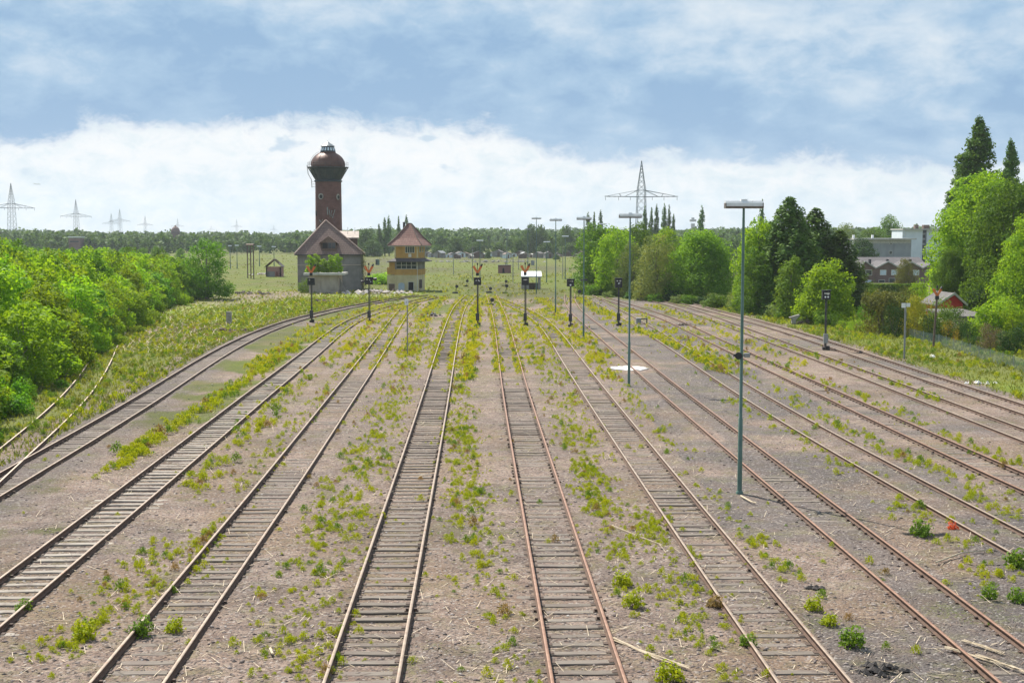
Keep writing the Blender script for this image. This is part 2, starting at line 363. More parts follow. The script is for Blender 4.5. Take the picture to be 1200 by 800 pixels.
# ---------------------------------------------------------------- numpy value noise
_lat = np.random.default_rng(5).random((512, 512))
def vnoise(x, y, s):
    x = np.asarray(x, float) / s; y = np.asarray(y, float) / s
    xi = np.floor(x).astype(int); yi = np.floor(y).astype(int); fx = x - xi; fy = y - yi
    fx = fx * fx * (3 - 2 * fx); fy = fy * fy * (3 - 2 * fy)
    g = lambda a, b: _lat[a % 512, b % 512]
    return (g(xi, yi) * (1 - fx) + g(xi + 1, yi) * fx) * (1 - fy) + (g(xi, yi + 1) * (1 - fx) + g(xi + 1, yi + 1) * fx) * fy
def fbm(x, y, s): return .5 * vnoise(x, y, s) + .3 * vnoise(x + 31, y + 17, s / 2.1) + .2 * vnoise(x + 7, y + 53, s / 4.3)
def sst(v, a, b):
    t = np.clip((np.asarray(v, float) - a) / (b - a), 0, 1); return t * t * (3 - 2 * t)

# ---------------------------------------------------------------- track centre lines (metres, x at y)
TR = [
 [(-15.0, 24), (-19.74, 46.7), (-23.8, 67.5), (-28.77, 88.2), (-34.35, 108.9)],
 [(-17.2, 20), (-18.73, 44.5), (-20.26, 68.3), (-22.22, 92.1), (-23.57, 115.9), (-23.26, 139.7), (-20.54, 163.5), (-15.84, 187.3), (-13.6, 196)],
 [(-12.35, 20), (-12.73, 29.2), (-13.71, 52.7), (-14.73, 76.3), (-15.7, 99.8), (-16.74, 123.3), (-16.7, 146.8), (-14.36, 170.4), (-10.73, 193.9)],
 [(-7.7, 20), (-7.89, 25.6), (-8.66, 48.0), (-9.55, 70.4), (-10.45, 92.8), (-11.41, 115.1), (-12.36, 137.5), (-13.11, 159.9), (-13.0, 172)],
 [(-2.95, 20), (-3.1, 25.6), (-3.73, 50.0), (-4.41, 74.5), (-5.14, 98.9), (-5.83, 123.3), (-6.41, 147.8), (-6.62, 172.2), (-6.2, 196.7)],
 [(1.74, 20), (1.58, 25.6), (0.88, 50.0), (0.22, 74.5), (-0.33, 98.9), (-0.88, 123.3), (-1.53, 147.8), (-2.35, 172.2), (-3.19, 196.7)],
 [(6.4, 20), (6.21, 25.6), (5.5, 48.8), (4.88, 72.1), (4.35, 95.4), (3.86, 118.7), (2.79, 142.0), (0.39, 165.3), (-2.84, 188.6)],
 [(10.92, 20), (10.75, 25.6), (10.03, 50.4), (9.36, 75.3), (8.84, 100.1), (8.31, 125.0), (7.76, 149.8), (7.98, 174.7), (9.05, 199.5)],
 [(15.9, 22), (15.2, 35.5), (14.13, 58.5), (13.67, 81.4), (13.49, 104.3), (13.17, 127.2), (12.72, 150.2), (12.1, 173.1), (11.5, 195)],
 [(20.0, 28), (19.12, 45.3), (18.5, 69.2), (17.97, 93.1), (17.56, 116.9), (17.03, 140.8), (15.29, 164.7), (13.0, 188.6)],
 [(23.9, 34), (23.46, 60.7), (23.23, 83.8), (22.79, 107.0), (22.36, 130.1), (21.81, 153.2), (20.24, 176.4), (17.28, 199.5)],
 [(27.0, 36), (26.95, 64.4), (26.8, 91.9), (26.44, 119.3), (24.98, 146.7), (23.2, 174.2)],
]
def spline(P, step=1.):
    P = np.array(P, float); x = P[:, 0]; y = P[:, 1]; n = len(P); h = np.diff(y); A = np.zeros((n, n)); B = np.zeros(n); A[0, 0] = A[-1, -1] = 1
    for i in range(1, n - 1):
        A[i, i - 1] = h[i - 1]; A[i, i] = 2 * (h[i - 1] + h[i]); A[i, i + 1] = h[i]
        B[i] = 6 * ((x[i + 1] - x[i]) / h[i] - (x[i] - x[i - 1]) / h[i - 1])
    m = np.linalg.solve(A, B); yy = np.arange(y[0], y[-1] + 1e-6, step); j = np.clip(np.searchsorted(y, yy) - 1, 0, n - 2)
    t = yy - y[j]; u = y[j + 1] - yy; hh = h[j]
    return x[j] * u / hh + x[j + 1] * t / hh + m[j] * (u ** 3 / hh - hh * u) / 6 + m[j + 1] * (t ** 3 / hh - hh * t) / 6, yy
LINES = [spline(p) for p in TR]
def tx(i, y): return np.interp(y, LINES[i][1], LINES[i][0])

# ---------------------------------------------------------------- ground: one sheet to the horizon
DEEP = [.0, .026, .040, .023, .036, .027, .028, .014, -.005, .014, .006, .002]
def axis(lo, hi, step, end_lo, end_hi):
    a = list(np.arange(lo, hi + 1e-6, step)); s = step
    while a[-1] < end_hi: s *= 1.22; a.append(min(a[-1] + s, end_hi))
    s = step
    while a[0] > end_lo: s *= 1.22; a.insert(0, max(a[0] - s, end_lo))
    return np.array(a)
gx = axis(-34, 33, .22, -3000, 3000)
gy = axis(17, 130, .45, -150, 4600)
XX, YY = np.meshgrid(gx, gy); xs, ys = XX.ravel(), YY.ravel()
dist = np.full(xs.shape, 99.); deep = np.zeros(xs.shape)
for i, (lx, ly) in enumerate(LINES):
    dd = np.abs(xs - tx(i, ys)); dd[(ys > ly[-1] + 1)] = 99.; deep = np.where(dd < dist, DEEP[i], deep); dist = np.minimum(dist, dd)
near = sst(ys, 400, 200)
def relief(x, y, d, deep):
    z = .06 * (fbm(x, y, 1.1) - .5) + .05 * (fbm(x, y, 2.6) - .5) + .12 * (fbm(x, y, 9.) - .5)
    bed = sst(d, .95, .72); edge = sst(d, .80, 1.0) * sst(d, 1.9, 1.4)
    return z * (1 - .45 * bed) + .03 + .028 * edge - bed * deep
zs = relief(xs, ys, dist, deep) * near
left_edge = np.where(ys < 190, np.interp(ys, LINES[1][1], LINES[1][0]) - 2.4, -14)
right_edge = np.interp(ys, LINES[11][1], LINES[11][0]) + 1.9
n1 = fbm(xs, ys, 7.); n2 = fbm(xs + 90, ys, 2.2); n3 = fbm(xs, ys + 40, 22.)
veg = sst(ys + 34 * (n3 - .5), 178, 202)
veg = np.maximum(veg, sst(left_edge - xs + 3 * (n1 - .5), -.6, 1.8) * .95)
veg = np.maximum(veg, sst(xs - right_edge + 3 * (n1 - .5), -.2, 1.5) * .95)
mid23 = ((xs > tx(1, ys) + 1) & (xs < tx(2, ys) - 1)) * sst(n1 * .6 + n2 * .4 + .22 * sst(ys, 40, 120), .40, .70) * .66
veg = np.maximum(veg, mid23)
veg = np.maximum(veg, sst(ys, 95, 175) * sst(n2, .40, .62) * .8 * (dist > .5))
veg = np.maximum(veg, sst(n2, .55, .72) * .30)
veg = veg * (.72 + .5 * n2)
ash = sst(n1 + .25 * ((xs > 7) & (xs < 17)) + .12 * (xs >= 17) - .2 * (xs < 5), .60, .74) * .9
ash = np.maximum(ash, ((xs > 9.6) & (xs < 12.4) & (dist < 1.1)) * .7)
ash = np.maximum(ash, sst(np.abs(xs - tx(1, ys)), 2.6, 1.2) * .7)
brown = sst(fbm(xs + 11, ys + 5, 4.) , .47, .62)
# brush heaps on the left bank and behind the ladder
gq = lambda px, py: np.array(G(px, py))
for (px, py, r, a) in ((215, 385, 9, .8), (280, 350, 22, .55), (180, 400, 7, .7), (440, 343, 9, .5), (690, 360, 9, .45), (330, 344, 14, .5)):
    c_ = gq(px, py); rr = np.hypot((xs - c_[0]) * 1.6, (ys - c_[1]) * .6)
    veg *= 1 - a * sst(rr + 5 * (n2 - .5), r, r * .35); brown = np.maximum(brown, a * sst(rr, r, r * .4))
bankm = np.maximum(sst(left_edge - xs, -1.5, 1.5), sst(xs - right_edge, -1, 1.5)) * sst(ys, 230, 180)
nx, ny = len(gx), len(gy)
idx = np.arange(nx * ny).reshape(ny, nx)
Q = np.stack([idx[:-1, :-1], idx[:-1, 1:], idx[1:, 1:], idx[1:, :-1]], -1).reshape(-1, 4)

gm, t, b, o = newmat('yard_ground')
at = t.new('ShaderNodeVertexColor'); at.layer_name = 'cover'
se = t.new('ShaderNodeSeparateColor'); t.l.new(at.outputs[0], se.inputs[0]); aV, aA, aB = se.outputs
v = t.new('ShaderNodeTexCoord').outputs['Object']
f1 = t.noise(v, 1.1, 6, .6); f2 = t.noise(v, 9, 6, .7); f3 = t.noise(v, 34, 4, .7)
vo = t.voro(v, 17)
peb = t.new('ShaderNodeSeparateColor'); t.l.new(vo['Color'], peb.inputs[0])
gr = t.mix(t.ss(f1, .35, .65), (.196, .151, .126), (.285, .232, .198))
gr = t.mix(t.math('MULTIPLY', aB, .75), gr, t.mix(f2, (.17, .122, .085), (.255, .198, .145)))
ashc = t.mix(f1, (.095, .088, .088), (.16, .15, .147))
gr = t.mix(t.math('MULTIPLY', aA, t.ss(f1, .25, .55, .4, 1.)), gr, ashc)
big = t.noise(v, .17, 5, .6); gr = t.mix(t.ss(big, .38, .64, .0, .85), t.mix(1., gr, (1.18, 1.10, 1.04), 'MULTIPLY'), t.mix(1., gr, (.74, .73, .74), 'MULTIPLY'))
gr = t.mix(t.ss(f2, .30, .75, .0, 1.), t.mix(1., gr, (.72, .70, .70), 'MULTIPLY'), t.mix(1., gr, (1.22, 1.2, 1.17), 'MULTIPLY'))
gr = t.mix(t.math('MULTIPLY', t.ss(peb.outputs[0], .80, .98), .7), gr, t.mix(peb.outputs[1], (.30, .265, .24), (.42, .38, .345)))
gr = t.mix(t.math('MULTIPLY', t.ss(peb.outputs[2], .72, .95), .85), gr, (.085, .07, .065))
gr = t.mix(t.ss(f3, .55, .70, 0, .75), gr, (.105, .085, .078))
gr = t.mix(t.ss(f3, .40, .28, 0, .5), gr, (.34, .29, .25))
mpw = t.new('ShaderNodeMapping'); t.put(mpw.inputs[0], v); mpw.inputs[3].default_value = (.02, .005, .02)
fld = t.noise(mpw.outputs[0], 1.6, 6, .6)
g1 = t.mix(t.ss(t.noise(v, .5, 6, .65), .36, .64), (.070, .10, .012), (.145, .152, .024))
g1 = t.mix(t.ss(t.noise(v, .22, 5, .6), .50, .68), g1, (.18, .15, .06))
g1 = t.mix(t.ss(t.noise(v, .06, 6, .65), .44, .60, 0, .7), g1, (.105, .135, .014))
g1 = t.mix(t.ss(fld, .45, .60, 0, .85), g1, (.088, .082, .038))
g1 = t.mix(t.ss(f2, .45, .75, 0, .45), g1, (.07, .10, .018))
g1 = t.mix(at.outputs[1], g1, t.mix(1., g1, (1.55, 1.7, 1.05), 'MULTIPLY'))
gv = t.math('ADD', aV, t.math('ADD', t.math('MULTIPLY', t.math('SUBTRACT', f2, .5), 1.3), t.math('MULTIPLY', t.math('SUBTRACT', f3, .5), .9)))
moss = t.math('MULTIPLY', t.ss(t.noise(v, .8, 6, .7), .48, .66), t.ss(f2, .35, .65, .15, .55)); gr = t.mix(moss, gr, (.155, .15, .05))
col = t.mix(t.ss(gv, .28, .62), gr, g1)
t.put(b.inputs['Base Color'], col); b.inputs['Roughness'].default_value = .95; b.inputs['Specular IOR Level'].default_value = .2
bh = t.math('ADD', t.math('MULTIPLY', f2, .6), t.math('ADD', t.math('MULTIPLY', vo['Distance'], -.5), t.math('MULTIPLY', f3, .5)))
bump(t, b, bh, 1., .07)
gme = npmesh('ground', np.stack([xs, ys, zs], 1), Q, gm)
ca = gme.color_attributes.new('cover', 'FLOAT_COLOR', 'POINT')
ca.data.foreach_set('color', np.stack([np.clip(veg, 0, 1), np.clip(ash, 0, 1), np.clip(brown, 0, 1), np.clip(bankm, 0, 1)], 1).astype(np.float32).ravel())
gme.polygons.foreach_set('use_smooth', np.ones(len(Q), bool))
tag(link('ground', gme), kind='structure')
def gz(x, y):
    x = np.asarray(x, float); y = np.asarray(y, float); d = np.full(x.shape, 99.); dp = np.zeros(x.shape)
    for i, (lx, ly) in enumerate(LINES):
        q = np.abs(x - tx(i, y)); q = np.where(y > ly[-1] + 1, 99., q); dp = np.where(q < d, DEEP[i], dp); d = np.minimum(d, q)
    return relief(x, y, d, dp) * sst(y, 400, 200)

# ---------------------------------------------------------------- tracks
PROF = [(-.062, 0), (.062, 0), (.062, .014), (.014, .034), (.012, .098), (.037, .110), (.037, .146), (.030, .152), (-.030, .152), (-.037, .146), (-.037, .110), (-.012, .098), (-.014, .034), (-.062, .014)]
def rail_mesh(lx, ly, off, z0):
    n = len(lx); tx_ = np.gradient(lx); ty_ = np.gradient(ly); L = np.hypot(tx_, ty_); nx_, ny_ = ty_ / L, -tx_ / L
    k = len(PROF); V = np.zeros((n, k, 3))
    for j, (u, z) in enumerate(PROF):
        V[:, j, 0] = lx + nx_ * (off + u); V[:, j, 1] = ly + ny_ * (off + u); V[:, j, 2] = z0 + z
    i = np.arange(n - 1)[:, None] * k; j = np.arange(k)[None, :]; j2 = (j + 1) % k
    Qf = np.stack(np.broadcast_arrays(i + j, i + j2, i + k + j2, i + k + j), -1).reshape(-1, 4)
    mi = np.broadcast_to(np.isin(np.arange(k), (6, 7, 8)), (n - 1, k)).ravel().astype(int)
    return V.reshape(-1, 3), Qf, mi
def sleeper_mesh(seed, mat, plates=True, clips=True):
    r = random.Random(seed); m = MB(); L = 1.27
    xs_ = [-L, -.75, -.3, .25, .75, L]; vs = []
    for x in xs_:
        for (y, z) in ((-.125, -.1), (.125, -.1), (.125, -.004), (.105, .006), (-.105, .006), (-.125, -.004)):
            vs.append((x, y + r.uniform(-.012, .012), z + r.uniform(-.008, .006)))
    fs = [tuple(range(5, -1, -1)), tuple(30 + k for k in range(6))]
    for i in range(5):
        for k in range(6): fs.append((i * 6 + k, i * 6 + (k + 1) % 6, i * 6 + 6 + (k + 1) % 6, i * 6 + 6 + k))
    m.add(vs, fs)
    if plates:
        for s in (-1, 1):
            m.box((s * .7525, 0, .012), (.34, .15, .022), mi=1)
            for q in (-1, 1) if clips else (): m.box((s * .7525 + q * .105, 0, .045), (.07, .075, .06), mi=1)
    o = m.build('sleeper', [mat, M['plate']]); me = o.data; bpy.data.objects.remove(o); return me
SL = {k: [sleeper_mesh(i, M[k]) for i in range(5)] for k in ('sleeper', 'sleeper_pale')}
PLAIN = {k: [sleeper_mesh(i, M[k], True, False) for i in range(5)] for k in SL}
TLAB = ['pale rusty track sinking into the weeds, leftmost of all, ending by the thicket',
 'rusty track curving along the left grass bank, left of the pale-sleepered track',
 'rusty track with clean pale closely laid sleepers, second full track from the left bank',
 'rusty track with grey sleepers between the pale-sleepered track and the weediest strip',
 'track with pale brown rails and weeds hugging them, left of the middle',
 'track with reddish brown rails running straight up the middle of the picture',
 'track with brown rails right of the middle, lit lamp mast standing to its right',
 'track on dark ashes with stout rust brown rails, right of the nearest lamp mast',
 'thin half buried track right of the dark ash track, a red plant beside it',
 'twin rust orange rails with many clips, crossing the right edge above the half buried track',
 'track just inside the outermost one on the right, with grey ballast',
 'outermost track on the right, along the green bank and garden fence']
HEAD = ['sunlit_head', 'rail_head', 'rail_head', 'rail_head', 'rail_head', 'rail_head_rust', 'rail_head', 'rail_head_rust', 'rail_head', 'rail_head_rust', 'rail_head', 'rail_head']
for i, (lx, ly) in enumerate(LINES):
    root = thing('railway_track', (float(lx[0]), float(ly[0]), 0), TLAB[i], 'railway track', 'tracks of the yard')
    ox, oy = float(lx[0]), float(ly[0]); z0 = .028 + .0035 * (i % 3)
    for s in (-1, 1):
        V, Qf, mi = rail_mesh(lx - ox, ly - oy, s * .7525, z0)
        link('rail', npmesh('rail', V, Qf, [M['rail_side'], M[HEAD[i]]], mi), root)
    # sleepers at even spacing along the curve
    seg = np.concatenate([[0], np.cumsum(np.hypot(np.diff(lx), np.diff(ly)))])
    dpos = np.arange(.3, seg[-1], .63); sx = np.interp(dpos, seg, lx); sy = np.interp(dpos, seg, ly)
    tang = np.arctan2(np.gradient(sy), np.gradient(sx)); kind = 'sleeper_pale' if i in (2, ) else 'sleeper'
    first = 0; rest = []
    start = int(np.searchsorted(sy, [45, 40, 28, 24.5, 24.5, 24.5, 24.5, 24.5, 32, 42, 55, 60][i]))
    for j in range(len(dpos)):
        zj = .012 + rnd.uniform(-.026, .014) - (.03 if i in (8, 10) else 0) - (.035 if i == 0 else 0)
        if kind == 'sleeper_pale': zj += .012
        if i == 7: zj -= .012
        a = tang[j] - math.pi / 2 + rnd.gauss(0, .018); me = rnd.choice((SL if i >= 7 or rnd.random() < .2 else PLAIN)[kind])
        if start <= j < start + 98:
            so_ = link('sleeper', me, root, (sx[j] - ox, sy[j] - oy, zj), a)
        else: rest.append((me, sx[j] - ox, sy[j] - oy, zj, a))
    Vs, Fs, k0 = [], [], 0
    mm = MB()
    for me, x, y, z, a in rest:
        ca_, sa_ = math.cos(a), math.sin(a)
        mm.add([(p.co.x * ca_ - p.co.y * sa_ + x, p.co.x * sa_ + p.co.y * ca_ + y, p.co.z + z) for p in list(me.vertices)[:36]],
               [tuple(f.vertices) for f in list(me.polygons)[:32]])
    if rest: tag(mm.build('sleepers', M[kind], root), kind='stuff')
# ---------------------------------------------------------------- foliage
def unit(a): return a / np.maximum(np.linalg.norm(a, axis=-1, keepdims=True), 1e-9)
def leaves(P, N, size, aspect, rg, droop=0.):
    """one bent rhombic leaf (two triangles sharing a rib, as a quad) at every point"""
    n = len(P); T = unit(np.cross(N, rg.normal(size=(n, 3)))); T[:, 2] -= droop; T = unit(T); B = np.cross(N, T)
    s = (np.asarray(size) * np.ones(n))[:, None]; h = s * aspect
    V = np.stack([P - T * s * .5, P + B * h * .5 + N * h * .12, P + T * s * .5, P - B * h * .5 + N * h * .12], 1)
    return V.reshape(-1, 3)
def crown_pts(blobs, n, rg, sub=12, fluff=.33, inner=.22):
    """points and outward normals in a crown built of blobs, each blob of several leaf clusters"""
    bc = np.array([b_[0] for b_ in blobs], float); br = np.array([b_[1] if np.ndim(b_[1]) else (b_[1],) * 3 for b_ in blobs], float)
    wgt = br[:, 0] * br[:, 2]; k = rg.choice(len(blobs), n, p=wgt / wgt.sum())
    sd_ = unit(rg.normal(size=(len(blobs), sub, 3))); sr = rg.uniform(.72, 1.12, (len(blobs), sub))
    j = rg.integers(0, sub, n); D = unit(sd_[k, j] + fluff * rg.normal(size=(n, 3))); r = sr[k, j] * (1 - .22 * rg.random(n) ** 2)
    ins = rg.random(n) < inner; r = np.where(ins, r * rg.uniform(.35, .85, n), r)
    P = bc[k] + D * br[k] * r[:, None]
    N = unit(D + .75 * rg.normal(size=(n, 3)) + np.array([0, 0, .35]))
    return P, N
def quads(n): return np.arange(n * 4).reshape(-1, 4)
def crown_mesh(name, blobs, n, size, mat, seed, aspect=.62, **kw):
    n = int(n * 1.15)
    rg = np.random.default_rng(seed); P, N = crown_pts(blobs, n, rg, **kw)
    keep = P[:, 2] > .02; P, N = P[keep], N[keep]
    return npmesh(name, leaves(P, N, size * rg.uniform(.65, 1.25, len(P)), aspect, rg), quads(len(P)), mat)
def blobs_round(h, r, z0, k, seed, br=.42, top=.75):
    """an uneven rounded crown between z0 and h"""
    q = random.Random(seed); B = [((0, 0, (z0 + h) / 2), (r * .62, r * .62, (h - z0) * .40))]
    for i in range(k):
        t = (i + .5) / k; z = z0 + (h - z0) * (.06 + .86 * t); prof = math.sin(math.pi * min(1, .20 + .77 * (t ** top))) ** .6
        a = i * 2.4 + q.uniform(-.5, .5); rr = r * prof * q.uniform(.5, .72); s = r * br * q.uniform(.75, 1.15) * (.6 + .4 * prof)
        B.append(((rr * math.cos(a), rr * math.sin(a), z), (s, s, s * .9)))
    return B
def trunk_mesh(h, r, blobs, seed, mat, lean=0.):
    q = random.Random(seed); m = MB(); P = []; n = 6
    for i in range(n + 1):
        t = i / n; P.append((lean * t + q.uniform(-.06, .06) * h * .08, q.uniform(-.06, .06) * h * .08, h * t - .15))
    m.path(P, [r * (1.25 - .95 * i / n) if i else r * 1.6 for i in range(n + 1)], 7)
    for c_, _ in q.sample(blobs, min(7, len(blobs))):
        z = max(h * .25, min(h * .8, c_[2] * .6)); i = min(n, int(z / h * n)); p = P[i]
        e = Vector(c_); s = Vector(p); m.path([s, s.lerp(e, .5) + Vector((0, 0, -.04 * h)), e], [r * .5, r * .3, r * .08], 5)
    o = m.build('trunk', mat); me = o.data; bpy.data.objects.remove(o); return me
def tree_proto(name, cat, h, r, z0, k, n, leaf, mat, seed, bark='bark', br=.42, top=.75, trunk_r=None, aspect=.62, **kw):
    B = blobs_round(h, r, z0, k, seed, br, top); root = thing(name, (0, 0), None, cat)
    for i in range(5): a = i * 1.256; B.append(((r * .52 * math.cos(a), r * .52 * math.sin(a), h * .16), (r * .42, r * .42, h * .17)))
    link('crown', crown_mesh('crown', B, n, leaf, M[mat], seed, aspect, **kw), root)
    link('trunk', trunk_mesh(h * .8, trunk_r or h * .02, B, seed, M[bark]), root)
    fit(root); return root
def conifer_proto(name, h, r, n, leaf, mat, seed, nb=300, ragged=.5):
    q = random.Random(seed); rg = np.random.default_rng(seed); P = []; N = []
    for i in range(nb):                                   # boughs at every height and angle, drooping, uneven
        t = ((i + q.random()) / nb) ** 1.15; z = h * (.02 + .95 * t); a = i * 2.399 + q.uniform(-.3, .3)
        L = r * ((1 - t) ** .72) * q.uniform(1 - ragged, 1.1) + .05 * r; c_ = max(8, int(n / nb * (L / r) * 1.7)); s = rg.random(c_) ** .55; u = rg.normal(size=c_) * L * .30 * (1.15 - s)
        P.append(np.stack([math.cos(a) * s * L - math.sin(a) * u, math.sin(a) * s * L + math.cos(a) * u, z + .25 * L * s - .34 * L * s * s + rg.normal(size=c_) * .16 * L], 1))
        N.append(unit(np.stack([math.cos(a) * .6 + rg.normal(size=c_) * .5, math.sin(a) * .6 + rg.normal(size=c_) * .5, .7 + .4 * rg.normal(size=c_)], 1)))
    P = np.concatenate(P); N = np.concatenate(N); root = thing(name, (0, 0), None, 'tree')
    link('crown', npmesh('crown', leaves(P, N, leaf * rg.uniform(.7, 1.3, len(P)), .45, rg), quads(len(P)), M[mat]), root)
    m = MB(); m.path([(0, 0, -.1), (0, 0, h * .5), (0, 0, h * .97)], [h * .022, h * .013, h * .003], 7); o = m.build('trunk', M['bark'], root)
    fit(root); return root
def poplar_proto(name, h, r, n, leaf, mat, seed, k=26, blunt=.45):   # a column of upswept sprays
    vs_ = 1.9 if k < 60 else 4.2
    q = random.Random(seed); B = []
    for i in range(k):
        t = (i + .5) / k; z = h * (.06 + .90 * t); prof = (min(1, .45 + 2.2 * t) * max(.12, 1 - max(0, (t - blunt) / (1 - blunt)) ** 1.6 * .9)); a = q.uniform(0, 6.28); rr = r * .42 * prof * q.uniform(.3, 1)
        s = r * .62 * prof * q.uniform(.8, 1.15) + .08 * r; B.append(((rr * math.cos(a), rr * math.sin(a), z), (s, s, h / k * vs_)))
    rg = np.random.default_rng(seed); P, N = crown_pts(B, n, rg, 10, .3, .2); root = thing(name, (0, 0), None, 'poplar')
    link('crown', npmesh('crown', leaves(P, N, leaf * rg.uniform(.7, 1.3, len(P)), .6, rg), quads(len(P)), M[mat]), root)
    m = MB(); m.path([(0, 0, -.1), (.05, 0, h * .5), (0, 0, h * .94)], [h * .018, h * .011, h * .002], 7); m.build('trunk', M['bark'], root)
    fit(root); return root
def shrub_proto(name, h, r, n, leaf, mat, seed, k=8, cat='shrub', br=.5, aspect=.6):
    q = random.Random(seed); B = [((0, 0, h * .42), (r * .7, r * .7, h * .40))]
    for i in range(k):
        a = i * 2.4 + q.uniform(-.4, .4); t = q.uniform(.12, .8); rr = r * (1 - t * .55) * .6
        s = r * br * q.uniform(.7, 1.1); B.append(((rr * math.cos(a), rr * math.sin(a), h * t), (s, s, h * .28 * q.uniform(.8, 1.2))))
    root = thing(name, (0, 0), None, cat)
    for i in range(5): a = i * 1.256; B.append(((r * .52 * math.cos(a), r * .52 * math.sin(a), h * .16), (r * .42, r * .42, h * .17)))
    link('crown', crown_mesh('crown', B, n, leaf, M[mat], seed, aspect), root)
    m = MB()
    for i in range(6):
        e = Vector(B[1 + i % k][0]); m.path([(q.uniform(-.1, .1) * r, q.uniform(-.1, .1) * r, -.05), e * .5, e], [h * .02, h * .013, h * .004], 5)
    m.build('stem', M['bark'], root); fit(root); return root
used = set()
def fit(root):
    c_ = [o for o in root.children if o.name.startswith('crown')][0].data; a = np.empty(len(c_.vertices) * 3, np.float32); c_.vertices.foreach_get('co', a); a = a.reshape(-1, 3)
    root['dim'] = (float(np.percentile(a[:, 2], 99.7)), float(np.percentile(np.abs(a[:, :2]), 98.5)))
def put(proto, px, yb, yt, wpx, label, Y=None, rz=None, group=None, mats=None, z0=0.):
    """stands a copy of a plant on the ground where the photo shows its foot, as tall and wide as it shows"""
    if Y is None: X, Y = G(px, yb, z0)
    else: X = W(px, 300, Y)[0]
    h = W(px, yt, Y)[2] - z0; r = wpx / 2 * Y / 1500; H, Rr = proto['dim']
    s = (r / Rr, r / Rr, h / H); rz = rnd.uniform(0, 6.28) if rz is None else rz
    if proto.name not in used and not mats:
        used.add(proto.name); proto.location = (X, Y, z0); proto.scale = s; proto.rotation_euler = (0, 0, rz); proto['label'] = label
        if group: proto['group'] = group
        return proto
    o = dup(proto, (X, Y, z0), rz, s, label, None, mats)
    if 'group' in o.keys(): del o['group']
    if group: o['group'] = group
    return o

# thicket of young trees along the left bank
TH = [tree_proto('young_tree', 'tree', 7, 2.3 + .25 * (i % 3), .25, 13 + i % 4, 4200, .27, 'l_thick' if i % 3 else 'l_thick2', 100 + i, 'bark_pale', .40, .7 + .12 * (i % 3), .07) for i in range(6)]
FL = [(-22.5, 48), (-27.5, 66), (-30, 82), (-35.5, 111), (-42.5, 150), (-46, 172), (-45, 190)]
fy = np.array([p[1] for p in FL]); fx_ = np.array([p[0] for p in FL])
TLB = 'fresh green young tree in the dense thicket on the left bank'
th_first = True; pos = []
def thicket(x, y, h, k):
    proto = TH[k]; r_ = rnd.uniform(.85, 1.2) * (.75 + .05 * h)
    if k not in used_th: used_th.add(k); o = proto; o.location = (x, y, 0); o.scale = (r_, r_, h / 7); o.rotation_euler = (0, 0, rnd.uniform(0, 6.28)); o['label'] = TLB
    else: o = dup(proto, (x, y, 0), rnd.uniform(0, 6.28), (r_, r_, h / 7), TLB)
    o['group'] = 'young trees of the left thicket'
used_th = set()
top_px = lambda px: np.interp(px, [-80, 0, 30, 60, 90, 130, 170, 215, 262], [276, 276, 279, 290, 286, 289, 296, 300, 312])
for row, (off, stp) in enumerate(((1.2, 3.3), (4.2, 3.6), (8, 4.4), (13, 5.5), (20, 7), (29, 8.5))):
    y = 50 + row * 1.5
    while y < 192 + row * 4:
        x = np.interp(y, fy, fx_) - off + rnd.uniform(-1, 1); yy = y + rnd.uniform(-1.3, 1.3)
        px = 600 + 1500 * x / yy
        if px > -75:
            hmax = CAMH + (275 - top_px(px)) * yy / 1500
            h = min(hmax, (rnd.uniform(3.2, 5.6) if row == 0 else rnd.uniform(5.4, 8.6))) if rnd.random() > .22 else hmax * rnd.uniform(.93, 1.04)
            if row == 0: h = min(h, 6.2)
            thicket(x, yy, max(h, 2.6), rnd.randrange(6))
        y += stp * rnd.uniform(.75, 1.25)
# low shrubs at its foot
UG = [shrub_proto('low_shrub', 1.5, 1.25, 1300, .17, 'l_thick' if i else 'l_thick2', 150 + i) for i in range(3)]
for j in range(46):
    t = rnd.random() ** 1.3; y = 49 + t * 140; x = np.interp(y, fy, fx_) + rnd.uniform(-.6, 2.2); k = rnd.randrange(3); s = rnd.uniform(.45, 1.05)
    o = UG[k] if UG[k].name not in used else dup(UG[k], (0, 0)); used.add(UG[k].name)
    o.location = (x, y, 0); o.scale = (s, s, s * rnd.uniform(.8, 1.3)); o.rotation_euler = (0, 0, rnd.uniform(0, 6)); o['label'] = 'low leafy shrub at the foot of the left thicket'; o['group'] = 'shrubs at the foot of the thicket'
# trees one can pick out
LOOSE = tree_proto('tree', 'tree', 8, 3.3, .3, 22, 9000, .22, 'l_thick2', 171, 'bark_pale', .36, .8)
put(LOOSE, 243, 351, 281, 60, 'broad bushy tree closing the far end of the left thicket')
ROUND = tree_proto('tree', 'tree', 10, 5.2, .2, 60, 30000, .24, 'l_round', 172, br=.34, top=.45, sub=30, fluff=.5, inner=.3)
MAPLE = tree_proto('tree', 'tree', 11, 4.6, .3, 30, 11000, .34, 'l_light', 173, br=.38)
MIDG = tree_proto('tree', 'tree', 11, 4.4, .3, 30, 10500, .32, 'l_green', 174, br=.4)
PALE = tree_proto('tree', 'tree', 9, 4.2, .3, 26, 9500, .24, 'l_pale', 175, br=.38)
BROWN = tree_proto('tree', 'tree', 9, 3.8, .2, 26, 9500, .22, 'l_brownish', 176, br=.38)
put(MIDG, 700, 343, 263, 62, 'green tree at the far left end of the tree row right of the tracks', mats=None)
put(MAPLE, 722, 346, 268, 50, 'light green tree second in the row, behind the second lamp mast')
put(PALE, 742, 348, 284, 44, 'silvery green tree low in the row beside the second lamp mast')
put(BROWN, 769, 352, 277, 52, 'brownish green tree touching the large round tree on its left')
